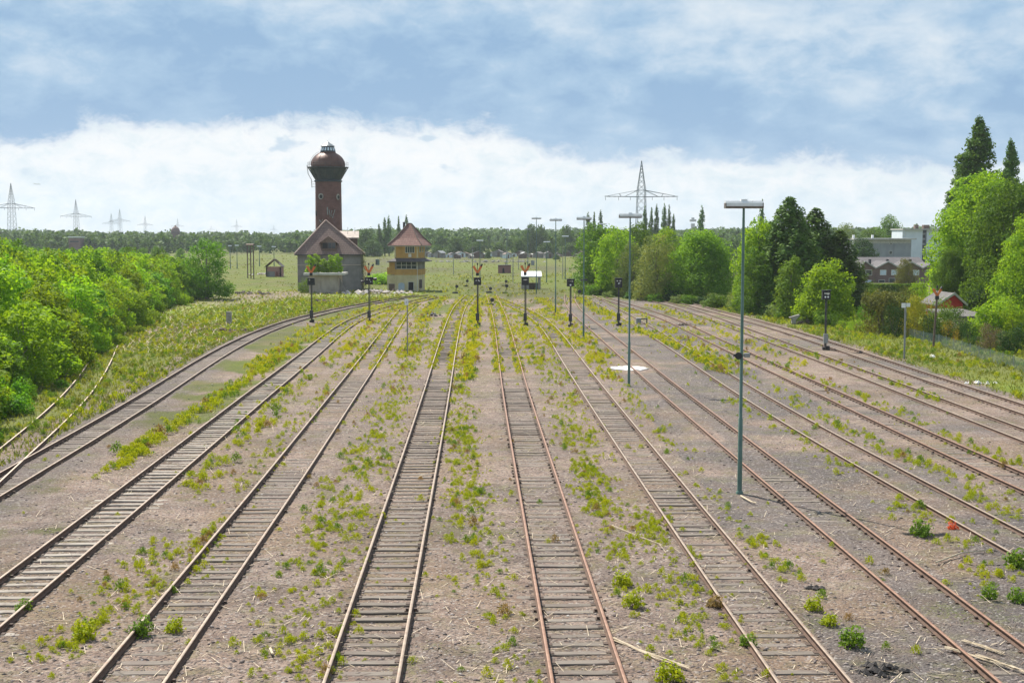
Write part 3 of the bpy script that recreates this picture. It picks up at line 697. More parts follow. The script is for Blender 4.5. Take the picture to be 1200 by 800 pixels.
put(MIDG, 746, 344, 262, 46, 'tall green tree rising behind the silvery and brownish trees', Y=212)
put(MAPLE, 780, 340, 268, 44, 'light green tree peeping over the brownish tree', Y=220)
put(ROUND, 821, 352, 271, 88, 'large round dense green tree in the row right of the tracks')
put(MAPLE, 888, 366, 258, 56, 'bright yellow green tree directly right of the nearest lamp mast')
put(MIDG, 886, 368, 292, 50, 'mid green leafy tree under the yellow green one beside the nearest mast')
CON = [conifer_proto('conifer_tree', 16, 4.8, 26000, .40, 'l_conifer', 180), conifer_proto('conifer_tree', 16, 4.4, 22000, .40, 'l_conifer', 181, 240, .65)]
put(CON[0], 925, 372, 234, 104, 'tallest dark conifer standing behind the upright green trees', Y=152)
put(CON[1], 955, 372, 247, 96, 'dark ragged conifer right of the tallest one', Y=158)
put(CON[0], 903, 372, 262, 60, 'slim dark conifer half hidden by the yellow green tree', Y=160)
put(CON[1], 984, 372, 272, 84, 'low spreading dark conifer behind the bright round bush', Y=156)
UPR = tree_proto('tree', 'tree', 8, 2.4, .2, 20, 6500, .26, 'l_weed_green', 177, br=.42)
put(UPR, 926, 374, 302, 40, 'blue green upright young tree in front of the dark conifers')
LIME = tree_proto('tree', 'tree', 7, 3.8, .15, 24, 9000, .30, 'l_light', 178, br=.4, top=.6)
put(LIME, 968, 379, 306, 70, 'bright lime green spreading tree behind the rightmost black signal')
put(MIDG, 1011, 350, 279, 36, 'dark round tree in front of the grey flat roofed block', Y=285, mats={'crown': M['l_dark']})
put(MIDG, 996, 350, 302, 34, 'shaded green tree between the lime tree and the clipped hedge', Y=165, mats={'crown': M['l_dark']})
put(PALE, 1062, 335, 303, 26, 'small olive tree growing in front of the brick house row', Y=215, mats={'crown': M['l_olive']})
put(MIDG, 1041, 300, 253, 36, 'round tree rising above the flat roof of the grey block', Y=420)
put(PALE, 989, 300, 262, 36, 'grey green tree on the skyline right of the conifers', Y=380)
put(MIDG, 1018, 300, 268, 34, 'low dark tree on the skyline behind the grey block', Y=400)
BIG = tree_proto('tree', 'tree', 17, 7.6, .3, 52, 34000, .34, 'l_light', 190, br=.33, top=.6, trunk_r=.4)
BIG2 = tree_proto('tree', 'tree', 17, 7.6, .3, 52, 34000, .34, 'l_green', 191, br=.33, top=.6, trunk_r=.4)
put(BIG, 1150, 372, 206, 118, 'huge light green tree below the poplars at the right edge', Y=150)
put(BIG2, 1186, 372, 214, 110, 'huge darker green tree cut by the right edge of the picture', Y=140)
put(BIG2, 1117, 370, 292, 48, 'lower shaded tree at the left foot of the huge light green tree', Y=146)
put(BIG, 1222, 372, 250, 100, 'green tree beyond the right edge behind the white mast', Y=128)
BP = poplar_proto('poplar_tree', 26, 3.3, 24000, .42, 'l_poplar', 192, 110, .62)
put(BP, 1143, 360, 143, 50, 'tallest poplar rising above the huge tree on the right', Y=185)
put(BP, 1127, 360, 196, 40, 'short poplar at the left side of the tallest one', Y=190)
put(BP, 1181, 360, 168, 27, 'slim thinner poplar right of the tallest one', Y=195)
PO = [poplar_proto('poplar_tree', 22, 2.2, 2600, .62, 'l_poplar', 195 + i, 22) for i in range(3)]
for i, (px, yt, wp, Y, lab) in enumerate((
 (444.5, 263, 8, 560, 'shortest poplar of the five behind the signal box'), (451, 256, 7.5, 560, 'second poplar from the left behind the signal box'),
 (456, 254, 7.5, 560, 'third poplar from the left behind the signal box'), (467.5, 254, 6.5, 560, 'poplar just left of the black chimney pipe'),
 (476.5, 253, 7.5, 560, 'poplar just right of the black chimney pipe'),
 (689, 250, 9, 520, 'leftmost poplar behind the third lamp mast'), (696, 249, 7, 520, 'middle poplar of three behind the third lamp mast'), (703.5, 247.5, 8, 520, 'right poplar of three behind the third lamp mast'),
 (755, 243, 9, 500, 'poplar standing against the leg of the big lattice pylon'), (763, 244, 8, 500, 'poplar second from the pylon leg'), (769, 241, 8, 500, 'poplar third from the pylon leg'),
 (778, 240, 9, 500, 'tallest poplar of the group right of the pylon'), (783.5, 241, 8, 500, 'poplar close against the tallest one right of the pylon'), (789, 252, 7, 500, 'shortest poplar ending the group right of the pylon'),
 (822, 243, 11, 430, 'lone poplar above the large round tree'), (892.5, 235, 11, 380, 'poplar peeping out behind the head of the nearest lamp mast'))):
    put(PO[i % 3], px, 300, yt, wp, lab, Y=Y)
# round trees that stand out before the far wood
FR = [tree_proto('tree', 'tree', 14, 6.5, .3, 22, 3800, .75, 'l_wood', 210 + i, br=.42, top=.6) for i in range(3)]
for i, (px, yt, wp, Y, lab) in enumerate(((430, 268, 26, 590, 'broad dark tree between the water tower and the poplars'), (437, 281, 24, 540, 'low round tree under the poplars behind the signal box'),
 (622, 263, 18, 640, 'dark oak rising from the wood behind the farthest masts'), (634, 263.5, 16, 640, 'right neighbour of the dark oak in the far wood'), (663, 264, 18, 640, 'dark round tree in the far wood behind the fourth mast'),
 (608, 280, 18, 570, 'round tree before the wood above the red hut'), (572, 292, 7, 500, 'small dark tree at the field edge left of the red hut'), (652, 298, 9, 480, 'small dark bushy tree in the field beside the fourth mast'),
 (534, 278, 26, 590, 'light green round tree before the wood right of the signal box'), (556, 284, 20, 580, 'green round tree in front of the wood above the field'), (512, 288, 18, 560, 'low tree at the field edge right of the signal box'),
 (585, 285, 20, 575, 'bushy tree at the field edge above the garden sheds'), (640, 284, 22, 575, 'spreading tree at the field edge behind the fourth mast'), (668, 284, 26, 560, 'large bushy tree at the field edge behind the third mast'))):
    put(FR[i % 3], px, 300, yt, wp, lab, Y=Y)
# bushes scattered over the plain beyond the thicket
MB_L = 'bushy tree on the plain beyond the left thicket'
for j in range(34):
    px = rnd.uniform(-20, 252); Y = rnd.uniform(230, 560); X = (px - 600) / 1500 * Y; yt = rnd.uniform(287, 299) if px < 255 else rnd.uniform(288, 305)
    h = max(3., CAMH + (275 - yt) * Y / 1500); o = dup(FR[j % 3], (X, Y), rnd.uniform(0, 6), (h / 16, h / 16, h / 14), MB_L); o['group'] = 'bushy trees beyond the thicket'
    for ch in o.children:
        if ch.name.startswith('crown'): ch.material_slots[0].link = 'OBJECT'; ch.material_slots[0].material = M['l_thick2']
# the wood along the horizon
rg = np.random.default_rng(77); P_, N_, S_ = [], [], []
def wood(cx, cy, h, r, n, leaf):
    B = blobs_round(h, r, .5, 7, int(rg.integers(1e6)), .5, .6); P, N = crown_pts(B, n, rg, 9, .3, .12)
    P_.append(P + np.array([cx, cy, 0])); N_.append(N); S_.append(np.full(n, leaf))
for j in range(2300):
    Y = 640 + 860 * rg.random() ** 1.4; px = rg.uniform(-120, 1320); X = (px - 600) / 1500 * Y
    yt = np.interp(px, [0, 150, 330, 430, 600, 680, 760, 900, 1000, 1200], [270.5, 273, 274, 270, 269.5, 270, 270, 268.5, 269, 266]) + rg.normal() * 1.3
    if Y < 800: yt += rg.uniform(0, 11)
    h = np.clip(CAMH + (275 - yt) * Y / 1500, 7, 24); wood(X, Y, h, h * rg.uniform(.42, .62), 120, .055 * h ** .5 * (Y / 700) ** .5 * 12)
for j in range(260):
    px = rg.uniform(755, 1300); Y = rg.uniform(380, 640); X = (px - 600) / 1500 * Y; yt = rg.uniform(273, 284); h = max(5, CAMH + (275 - yt) * Y / 1500)
    wood(X, Y, h, h * rg.uniform(.45, .7), 200, 1.2)
P = np.concatenate(P_); N = np.concatenate(N_); S = np.concatenate(S_)
tag(link('far_wood', npmesh('far_wood', leaves(P, N, S * rg.uniform(.7, 1.3, len(P)), .7, rg), quads(len(P)), M['l_wood'])), 'long dark green wood closing the plain along the horizon', 'wood', kind='stuff')

# gardens on the right
def gbush(px, yb, yt, wp, mat, lab, seed, leaf=.13, n=3200, name='garden_bush', Y=None, k=10):
    p = shrub_proto(name, 3, 2.2, n, leaf, mat, seed, k); put(p, px, yb, yt, wp, lab, Y); return p
gbush(1035, 391, 340, 56, 'l_olive', 'large olive green bush left of the white signed post', 301, .15, 6000)
gbush(1061, 389, 337, 36, 'l_olive', 'brownish bush behind the yellow green cypress', 302, .15, 3500, Y=122)
gbush(1075, 396, 346, 34, 'l_yellow', 'yellow green cypress bush behind the white signed post', 303, .15, 4500, name='cypress_bush')
gbush(1091.5, 399, 366, 11, 'l_light', 'slim green column bush against the fence beside the rusty marker mast', 304, .10, 1600)
gbush(1109, 398, 374, 15, 'l_orange', 'orange yellow bush behind the fence', 305, .12, 1500)
gbush(1120, 402, 381, 9, 'l_orange', 'smaller orange tinged bush right of the orange yellow one', 306, .12, 900)
gbush(1125, 402, 360, 44, 'l_conifer', 'wide dark evergreen bush behind the orange bushes', 307, .16, 5000, Y=114)
gbush(1128, 404, 382, 9, 'l_dark', 'small dark cone bush at the fence', 308, .11, 900)
gbush(1139, 406, 376, 22, 'l_dark', 'dark rounded bush right of the orange bushes', 309, .13, 2000, Y=106)
gbush(1166, 412, 379, 34, 'l_reddish', 'dull reddish brown bush behind the fence near the right edge', 310, .14, 3500, Y=103)
gbush(1190, 418, 378, 38, 'l_dark', 'dark evergreen at the right edge below the mast', 311, .15, 4000, Y=100)
gbush(1165, 390, 352, 60, 'l_thick', 'bright light green bush in front of the grey flat roof', 312, .17, 5500, Y=113)
gbush(1195, 390, 356, 44, 'l_thick', 'bright green bush at the right edge behind the dark evergreen', 313, .17, 4000, Y=110)
gbush(1101, 388, 349, 40, 'l_weed_green', 'pale green feathery bush left of the red shed', 314, .15, 4000, Y=119)
gbush(1078, 350, 327, 30, 'l_light', 'light green shrub before the clipped hedge', 315, .16, 2600, Y=160)
gbush(980, 383, 365, 15, 'l_green', 'small round bush right of the rightmost black signal', 316, .12, 1800)
gbush(990, 386, 372, 24, 'l_light', 'low rounded bush leftmost of the low strip', 317, .13, 1500)
gbush(1003, 388, 373.5, 24, 'l_light', 'low bright bush in the middle of the low strip', 318, .13, 1800)
gbush(1016, 389.5, 376, 22, 'l_light', 'low bright bush ending the strip at the olive bush', 319, .13, 1600)
gbush(1025, 372, 330, 20, 'l_green', 'green shrub peeping over the olive bush', 320, .15, 2000, Y=150)
gbush(1150, 365, 338, 40, 'l_dark', 'dark shaded bush behind the red shed', 321, .16, 3500, Y=139)
gbush(1190, 365, 326, 60, 'l_thick2', 'mid green bush under the huge dark tree behind the mast', 322, .18, 4500, Y=132)
gbush(840, 360, 343, 26, 'l_pale', 'low scrubby bush right of the large round tree', 323, .15, 2200)
gbush(862, 362, 340, 22, 'l_brownish', 'low brownish bush between the round tree and the nearest mast', 324, .15, 1800)
gbush(358, 337, 325, 19, 'l_weed_green', 'round pale green bush left of the planted concrete shed', 325, .22, 1400, Y=204)
gbush(450, 330, 317, 36, 'l_thick', 'bright bramble mound between the stone house and the signal box', 326, .24, 2600, Y=240)
gbush(425.5, 303, 290, 7, 'l_olive', 'ivy tuft growing at the eave corner of the stone house', 327, .2, 700, Y=211)
gbush(1049, 390, 352, 28, 'l_dark', 'dark bush squeezed between the olive bush and the yellow green cypress', 330, .14, 2600, Y=116)
gbush(1094, 398, 362, 26, 'l_dark', 'dark bush behind the slim column bush', 331, .14, 2600, Y=112)
gbush(1152, 412, 388, 26, 'l_dark', 'low dark bush behind the fence left of the reddish one', 332, .13, 2000, Y=105)
gbush(1062, 380, 346, 30, 'l_weed_green', 'pale green bush peeping out behind the white signed post', 333, .15, 2600, Y=130)
gbush(1018, 380, 352, 26, 'l_thick2', 'mid green bush left of the olive bush', 334, .15, 2400, Y=135)
# clipped hedge
hg = MB(); hp = []
root = thing('hedge', W(1041, 345, 196)[:2], 'long clipped dark green hedge below the brick houses', 'hedge')
rg = np.random.default_rng(33); n = 9000; L = 88 * 196 / 1500; zt = W(1041, 333.5, 196)[2]
P = np.stack([rg.uniform(-L / 2, L / 2, n), rg.choice([-.6, .6], n) + rg.normal(size=n) * .08, rg.uniform(0, zt, n)], 1); N = np.stack([rg.normal(size=n) * .5, np.sign(P[:, 1]), rg.normal(size=n) * .5], 1)
k = rg.random(n) < .35; P[k, 1] = rg.uniform(-.6, .6, k.sum()); P[k, 2] = zt + rg.normal(size=k.sum()) * .06; N[k] = [0, 0, 1]; N = unit(N + .5 * rg.normal(size=(n, 3)))
link('foliage', npmesh('foliage', leaves(P, N, .22, .6, rg), quads(n), M['l_green']), root)
hb = MB()
for i in range(12): hb.tube(((i / 11 - .5) * L * .95, 0, -.05), ((i / 11 - .5) * L * .95, 0, zt * .9), .05, .02, 6)
hb.build('stem', M['bark'], root)

# ---------------------------------------------------------------- weeds
def weed_proto(kind, seed):
    r = np.random.default_rng(seed); n = {'near': 170, 'mid': 60, 'far': 26}[kind]; ls = {'near': .27, 'mid': .40, 'far': .52}[kind]
    a = r.uniform(0, 6.28, n); e = r.uniform(.15, 1.45, n); q = r.uniform(.35, 1., n) ** .7
    lump = 1 + .35 * np.sin(a * 3 + r.uniform(0, 6)) * r.uniform(.4, 1)
    P = np.stack([np.cos(a) * np.cos(e) * q * lump * .8, np.sin(a) * np.cos(e) * q * lump * .8, np.sin(e) * q * .95 + .02], 1)
    N = unit(np.stack([np.cos(a) * .6, np.sin(a) * .6, np.full(n, .7)], 1) + .7 * r.normal(size=(n, 3)))
    return leaves(P, N, ls * r.uniform(.6, 1.35, n), .36, r, -.8)
WP = {k: [weed_proto(k, 400 + 10 * j + i) for i in range(9)] for j, k in enumerate(('near', 'mid', 'far'))}
bins = {}; REDXY = G(1115.5, 625)
wr = np.random.default_rng(909)
def weeds(x, y, size, mat):
    """a clump of weed at (x, y)"""
    if math.hypot(x - REDXY[0], (y - REDXY[1]) * .6) < .75: return
    k = 'near' if y < 62 else ('mid' if y < 110 else 'far'); bins.setdefault(mat, []).append((k, x, y, size))
def strip(poly, wd, dens, smin, smax, mat='l_weed', patch=.45, world=False):
    P = np.array(poly if world else [G(*p) for p in poly], float); seg = np.hypot(*np.diff(P, axis=0).T); cum = np.concatenate([[0], np.cumsum(seg)])
    n = int(cum[-1] * dens * 1.75); s = wr.uniform(0, 1, n) ** 1.0 * cum[-1]; x = np.interp(s, cum, P[:, 0]) + wr.normal(size=n) * wd * .62; y = np.interp(s, cum, P[:, 1]) + wr.normal(size=n) * .3
    ok = fbm(x * 1.0 + 300, y * .6, 1.9) + .42 * (wr.random(n) - .5) > patch
    for a, b_ in zip(x[ok], y[ok]):
        if b_ < 48: weeds(a + wr.normal() * .35, b_ + wr.normal() * .35, wr.uniform(.05, .13), mat)
        if b_ < 75 and wr.random() < .9: weeds(a + wr.normal() * .28, b_ + wr.normal() * .28, wr.uniform(.03, .085), mat)
        if b_ < 18: continue
        q = wr.random(); weeds(a, b_, wr.uniform(smin, smax) * (1.4 if q > .93 else 1), mat if q < .84 else ('l_weed_green' if q < .965 else 'l_weed_dry'))
def mid(i, j, f, y0, y1, step=3.):
    yy = np.arange(y0, y1, step); return np.stack([tx(i, yy) * (1 - f) + tx(j, yy) * f, yy], 1)
A = .065, .20
strip([(340, 800), (375, 690), (420, 580), (450, 500), (472, 440), (500, 385)], .95, 7.5, *A, patch=.42)
strip([(300, 760), (360, 640), (400, 560), (440, 480)], .8, 2.5, *A, patch=.48)
strip([(590, 800), (575, 690), (560, 600), (548, 520), (538, 450)], .55, 5.5, *A, patch=.44)
strip([(530, 700), (530, 580), (525, 500), (535, 430)], .6, 3.5, *A, patch=.47)
strip([(548, 450), (553, 400), (556, 360)], .5, 5, .2, .36, 'l_weed_far', patch=.42)
strip([(700, 600), (672, 530), (650, 470), (630, 410), (610, 370)], .5, 5, *A, patch=.43)
strip([(745, 720), (720, 640), (700, 560), (685, 500), (665, 450), (640, 400)], .5, 3.6, *A, patch=.44)
strip([(860, 800), (815, 720), (780, 650), (755, 600)], .8, 5, *A, patch=.44)
strip([(800, 560), (770, 500), (740, 465), (700, 420)], .7, 3.2, *A, patch=.46)
strip([(930, 680), (890, 640), (840, 590), (815, 560)], .5, 2.2, *A, patch=.44)
strip([(180, 700), (250, 620), (320, 530), (380, 460), (430, 400)], .6, 3.0, *A, patch=.46)
strip([(40, 790), (90, 745), (140, 700), (190, 640)], .6, 4.5, *A, patch=.45)
strip([(120, 560), (180, 515), (240, 480), (300, 440), (345, 410), (380, 392)], .55, 4.5, .16, .34, patch=.40)
strip([(200, 590), (260, 540), (310, 490), (360, 440), (400, 415)], .7, 2.6, .16, .3, patch=.45)
strip([(1190, 700), (1090, 610), (1000, 555), (930, 510), (860, 470)], .6, 2.8, .09, .23, patch=.44)
strip([(1200, 612), (1100, 555), (1000, 510), (900, 455), (810, 410)], .7, 4.2, .09, .23, patch=.44)
strip([(1190, 548), (1100, 505), (1000, 462), (900, 425), (800, 385)], .6, 4.0, .09, .23, patch=.44)
strip([(1100, 470), (1000, 432), (900, 400), (820, 372)], .5, 4.0, .09, .23, patch=.44)
strip([(740, 385), (800, 410), (850, 440)], .6, 4.5, .18, .34, 'l_weed_far', patch=.42)
strip([(700, 362), (750, 385), (790, 400)], .9, 3, .18, .34, 'l_weed_far', patch=.45)
for i in (2, 3, 4, 5, 6):                                        # moss-green fringes hugging the rails far out
    for s in (-.85, .62):
        y0 = {2: 110, 3: 88, 4: 88, 5: 85, 6: 105}[i]; y1 = LINES[i][1][-1] - 2; yy = np.arange(y0, y1, 3.)
        strip(np.stack([tx(i, yy) + s, yy], 1), .34, 6.0, .10, .20, 'l_weed_far', .36, world=True)
    strip(mid(i, i, 0, 120, LINES[i][1][-1]), .7, 1.2, .10, .2, 'l_weed_far', .5, world=True)
for (i, j, f, a, b_, dn) in ((2, 3, .5, 100, 170, 6), (3, 4, .45, 95, 190, 8), (4, 5, .5, 100, 190, 4), (5, 6, .4, 90, 150, 5), (6, 7, .35, 80, 160, 5), (6, 7, .6, 95, 190, 6), (8, 9, .5, 90, 160, 4), (9, 10, .5, 90, 170, 4), (7, 8, .5, 120, 190, 4), (1, 2, .6, 85, 170, 6)):
    strip(mid(i, j, f, a, b_), .8, dn * .8, .14, .28, 'l_weed_far', .45, world=True)
for j in range(1500):                                           # strays everywhere
    y = 22 + 165 * wr.random() ** 1.15; x = wr.uniform(-20 - .02 * y, 26); 
    if fbm(x + 50, y, 6.) > .50: weeds(x, y, wr.uniform(.07, .2), 'l_weed' if wr.random() < .6 else ('l_weed_green' if wr.random() < .7 else 'l_weed_dry'))
for j in range(2600):                                           # rough ground behind the ladder
    y = wr.uniform(165, 300); x = wr.uniform(-.16 * y, .07 * y)
    if fbm(x, y, 8.) > .46: weeds(x, y, wr.uniform(.12, .36), ('l_weed_far', 'l_plain', 'l_plain', 'l_weed_green')[int(wr.random() * 3.4)])
for j in range(3200):                                           # tussocks and saplings over the plain
    y = 200 + 420 * wr.random() ** 1.2; x = wr.uniform(-.25, .09) * y
    if fbm(x, y, 14.) > .48: weeds(x, y, wr.uniform(.10, .26) * (1 + (y - 200) / 350) * (2.4 if wr.random() > .985 else 1), ('l_plain', 'l_plain', 'l_plain', 'l_weed_green')[int(wr.random() * 3.15)])
for j in range(2600):                                           # brushy ground between thicket and ladder
    y = wr.uniform(105, 215); f_ = wr.random(); x = (np.interp(y, fy, fx_) + 1) * (1 - f_) + (np.interp(y, LINES[1][1], LINES[1][0]) - 1.5) * f_
    weeds(x, y, wr.uniform(.08, .30), ('l_weed', 'l_plain', 'l_weed_green', 'l_weed_dry')[int(wr.random() * 3.25)])
for j in range(8500):                                           # banks
    if wr.random() < .5: y = wr.uniform(45, 185); x = np.interp(y, LINES[1][1], LINES[1][0]) - wr.uniform(1.2, 15)
    else: y = wr.uniform(58, 165); x = np.interp(y, LINES[11][1], LINES[11][0]) + wr.uniform(1.6, 15)
    if fbm(x, y, 5.) > .40: weeds(x, y, wr.uniform(.12, .36), ('l_weed_green', 'l_weed_green', 'l_weed', 'l_weed', 'l_plain', 'l_weed_dry')[int(wr.random() * 5.05)])
WN = {'l_plain': ('plain_tussocks', 'rough tussocks and herbs dotting the plain beyond the tracks'), 'l_weed': ('weeds', 'yellow green leafy weed clumps strewn between the tracks'), 'l_weed_far': ('track_fringe', 'yellowish weeds fringing the far rails and the ladder'),
      'l_weed_green': ('green_weeds', 'deeper green weed clumps scattered over yard and banks'), 'l_weed_dry': ('dry_weeds', 'reddish brown dry weed clumps scattered over the yard')}
for mat, L in bins.items():
    Vs = []; k = [q for q in L]; X = np.array([q[1] for q in L]); Yv = np.array([q[2] for q in L]); Z = gz(X, Yv) - .01
    for (kd, x, y, s), z in zip(L, Z):
        p = WP[kd][wr.integers(9)].reshape(-1, 3); a = wr.uniform(0, 6.28); c_, s_ = math.cos(a), math.sin(a); h = s * wr.uniform(.75, 1.3)
        Vs.append(np.stack([(p[:, 0] * c_ - p[:, 1] * s_) * s + x, (p[:, 0] * s_ + p[:, 1] * c_) * s + y, p[:, 2] * h * 1.15 + z], 1))
    V = np.concatenate(Vs); tag(link(WN[mat][0], npmesh(WN[mat][0], V, quads(len(V) // 4), M[mat])), WN[mat][1], 'weeds', kind='stuff')
# grass blades on the banks
n = 52000; y = wr.uniform(42, 190, n); side = wr.random(n) < .55
x = np.where(side, np.interp(y, LINES[1][1], LINES[1][0]) - 1.3 - 16 * wr.random(n) ** 1.3, np.interp(y, LINES[11][1], LINES[11][0]) + 1.5 + 15 * wr.random(n)); y = np.where(side, y, 55 + (y - 42) * .75)
x = np.where(side, x, np.interp(y, LINES[11][1], LINES[11][0]) + 1.5 + 15 * wr.random(n)); z = gz(x, y); P = np.stack([x, y, z], 1)
h = (.06 + .26 * wr.random(n) ** 2)[:, None]; a = wr.uniform(0, 6.28, n); wv = np.stack([np.cos(a), np.sin(a), np.zeros(n)], 1) * .03; ln = np.stack([wr.normal(size=n) * .3, wr.normal(size=n) * .3, np.ones(n)], 1) * h
V = np.stack([P - wv, P + wv, P + wv * .6 + ln * .6, P + ln + np.stack([wr.normal(size=n), wr.normal(size=n), np.zeros(n)], 1) * .06], 1).reshape(-1, 3)
tag(link('bank_grass', npmesh('bank_grass', V, quads(n), M['l_grass'])), 'rough grass on the banks beside the tracks', 'grass', kind='stuff')
# litter: stones and dry stalks
V = []; F = []; n = 26000
ico = np.array([(0, 0, 1), (.9, 0, .1), (.25, .85, .1), (-.75, .5, 0), (-.7, -.55, .15), (.3, -.85, 0), (0, 0, -.8)]); icf = [(0, 1, 2), (0, 2, 3), (0, 3, 4), (0, 4, 5), (0, 5, 1), (6, 2, 1), (6, 3, 2), (6, 4, 3), (6, 5, 4), (6, 1, 5)]
y = 22 + 62 * wr.random(n) ** 1.7; x = wr.uniform(-.62, .62, n) * np.maximum(y, 26) * .8; z = gz(x, y); s = .016 + .05 * wr.random(n) ** 3.5
V = (ico[None] * wr.uniform(.7, 1.3, (n, 7, 3)) * s[:, None, None] * np.array([1.2, 1, .6]) + np.stack([x, y, z], 1)[:, None]).reshape(-1, 3)
F = (np.array(icf)[None] + 7 * np.arange(n)[:, None, None]).reshape(-1, 3)
tag(link('ballast_stones', npmesh('ballast_stones', V, F, M['ballast'])), 'loose grey stones lying over the yard floor', 'stones', kind='stuff')
n = 9000; y = 22 + 70 * wr.random(n) ** 1.5; x = wr.uniform(-16, 18, n); ok = fbm(x, y, 3.) > .42; x, y = x[ok], y[ok]; n = len(x); z = gz(x, y) + .02
a = wr.uniform(0, 6.28, n); L = (.12 + .5 * wr.random(n) ** 2.5)[:, None]; d_ = np.stack([np.cos(a), np.sin(a), wr.uniform(-.05, .25, n)], 1) * L; p_ = np.stack([-np.sin(a), np.cos(a), np.zeros(n)], 1) * .008; P = np.stack([x, y, z], 1)
V = np.stack([P - p_, P + p_, P + d_ + p_ * .6, P + d_ - p_ * .6], 1).reshape(-1, 3)
n = 11000; y2 = 22 + 55 * wr.random(n) ** 1.6; x2 = wr.uniform(-.5, .55, n) * y2; z2_ = gz(x2, y2) + .012
a = wr.uniform(0, 6.28, n); L = (.06 + .22 * wr.random(n) ** 2)[:, None]; d_ = np.stack([np.cos(a), np.sin(a), wr.uniform(-.02, .2, n)], 1) * L; p_ = np.stack([-np.sin(a), np.cos(a), np.zeros(n)], 1) * .011; P2 = np.stack([x2, y2, z2_], 1)
tag(link('dead_twigs', npmesh('dead_twigs', np.stack([P2 - p_, P2 + p_, P2 + d_ + p_ * .6, P2 + d_ - p_ * .6], 1).reshape(-1, 3), quads(n), M['wood_post'])), 'dark dead twigs and bark littering the yard floor', 'twigs', kind='stuff')
tag(link('dry_stalks', npmesh('dry_stalks', V, quads(n), M['straw'])), 'pale dry stalks littering the ballast', 'straw', kind='stuff')
n = 5200; y = wr.uniform(100, 215, n); f_ = wr.random(n); x = (np.interp(y, fy, fx_) + .5) * (1 - f_) + (np.interp(y, LINES[1][1], LINES[1][0]) - 1.5) * f_; ok = fbm(x, y, 5.) > .45; x, y = x[ok], y[ok]; n = len(x); z = gz(x, y) + .02
a = wr.uniform(0, 6.28, n); L = (.3 + .8 * wr.random(n) ** 2)[:, None]; d_ = np.stack([np.cos(a), np.sin(a), wr.uniform(0, .6, n)], 1) * L; p_ = np.stack([-np.sin(a), np.cos(a), np.zeros(n)], 1) * .022; P = np.stack([x, y, z], 1)
V = np.stack([P - p_, P + p_, P + d_ + p_ * .5, P + d_ - p_ * .5], 1).reshape(-1, 3)
tag(link('dry_brush', npmesh('dry_brush', V, quads(n), M['straw'])), 'dry cut brush and stalks on the left bank towards the stone house', 'brush', kind='stuff')
LS = 'low scrub at the foot of the tree row right of the tracks'
for j in range(30):
    px = 686 + j * 9.6 + rnd.uniform(-4, 4); yb = np.interp(px, [686, 760, 850, 900, 960], [345, 352, 361, 371, 381]) + rnd.uniform(-1.5, 1); X, Y = G(px, yb); s = rnd.uniform(.5, 1.25); o = dup(UG[j % 3], (X, Y), rnd.uniform(0, 6), (s * 1.3, s * 1.3, s), LS, 'scrub at the foot of the tree row')
    for ch in o.children:
        if ch.name.startswith('crown'): ch.material_slots[0].link = 'OBJECT'; ch.material_slots[0].material = M[('l_green', 'l_thick2', 'l_dark', 'l_pale')[j % 4]]
# clumps that stand out
WB = [shrub_proto('weed_bush', .5, .36, 330, .095, m_, 500 + i, 6, 'weed') for i, m_ in enumerate(('l_weed_green', 'l_weed', 'l_weed_dry'))]
for k, px, py, s, lab in ((0, 1080, 630, 1.15, 'round green weed bush below the red plant'), (0, 997, 759, 1.0, 'bright green weed bush above the charred heap'), (0, 1190, 668, 1.1, 'green weed bush at the right edge below the fallen branch'),
 (1, 954, 716, .8, 'yellow green weed bush right of the dark ash patch near the rail'), (1, 972, 733, .75, 'yellowish weed bush just below right of its twin by the ash patch'), (2, 839, 712, .75, 'rusty brown weed clump pressed against a left rail'),
 (1, 785, 798, 1.0, 'yellow green weed bush at the bottom edge right of the long cane'), (0, 875, 757, .7, 'small dark green weed beside the sleepers at lower right'), (0, 165, 745, .9, 'green weed bush at lower left between two tracks'),
 (1, 100, 748, .95, 'yellow green weed bush near the lower left corner'), (0, 28, 716, .75, 'green tuft on the right rail of the pale-sleepered track'), (1, 205, 740, .8, 'yellow green weed pair member right of the lower left bush'),
 (1, 730, 687, .85, 'yellow green weed bush beside the right rail of the middle track'), (1, 742, 712, .9, 'larger yellow green weed bush close to the middle track'), (0, 1194, 706, .9, 'deep green weed at the right edge above the stout track'),
 (0, 1158, 704, .7, 'small deep green weed left of the one at the right edge')):
    X, Y = G(px, py); o = WB[k] if WB[k].name not in used else dup(WB[k], (0, 0)); used.add(WB[k].name)
    o.location = (X, Y, float(gz([X], [Y])[0])); o.scale = (s, s, s * rnd.uniform(.85, 1.15)); o.rotation_euler = (0, 0, rnd.uniform(0, 6)); o['label'] = lab
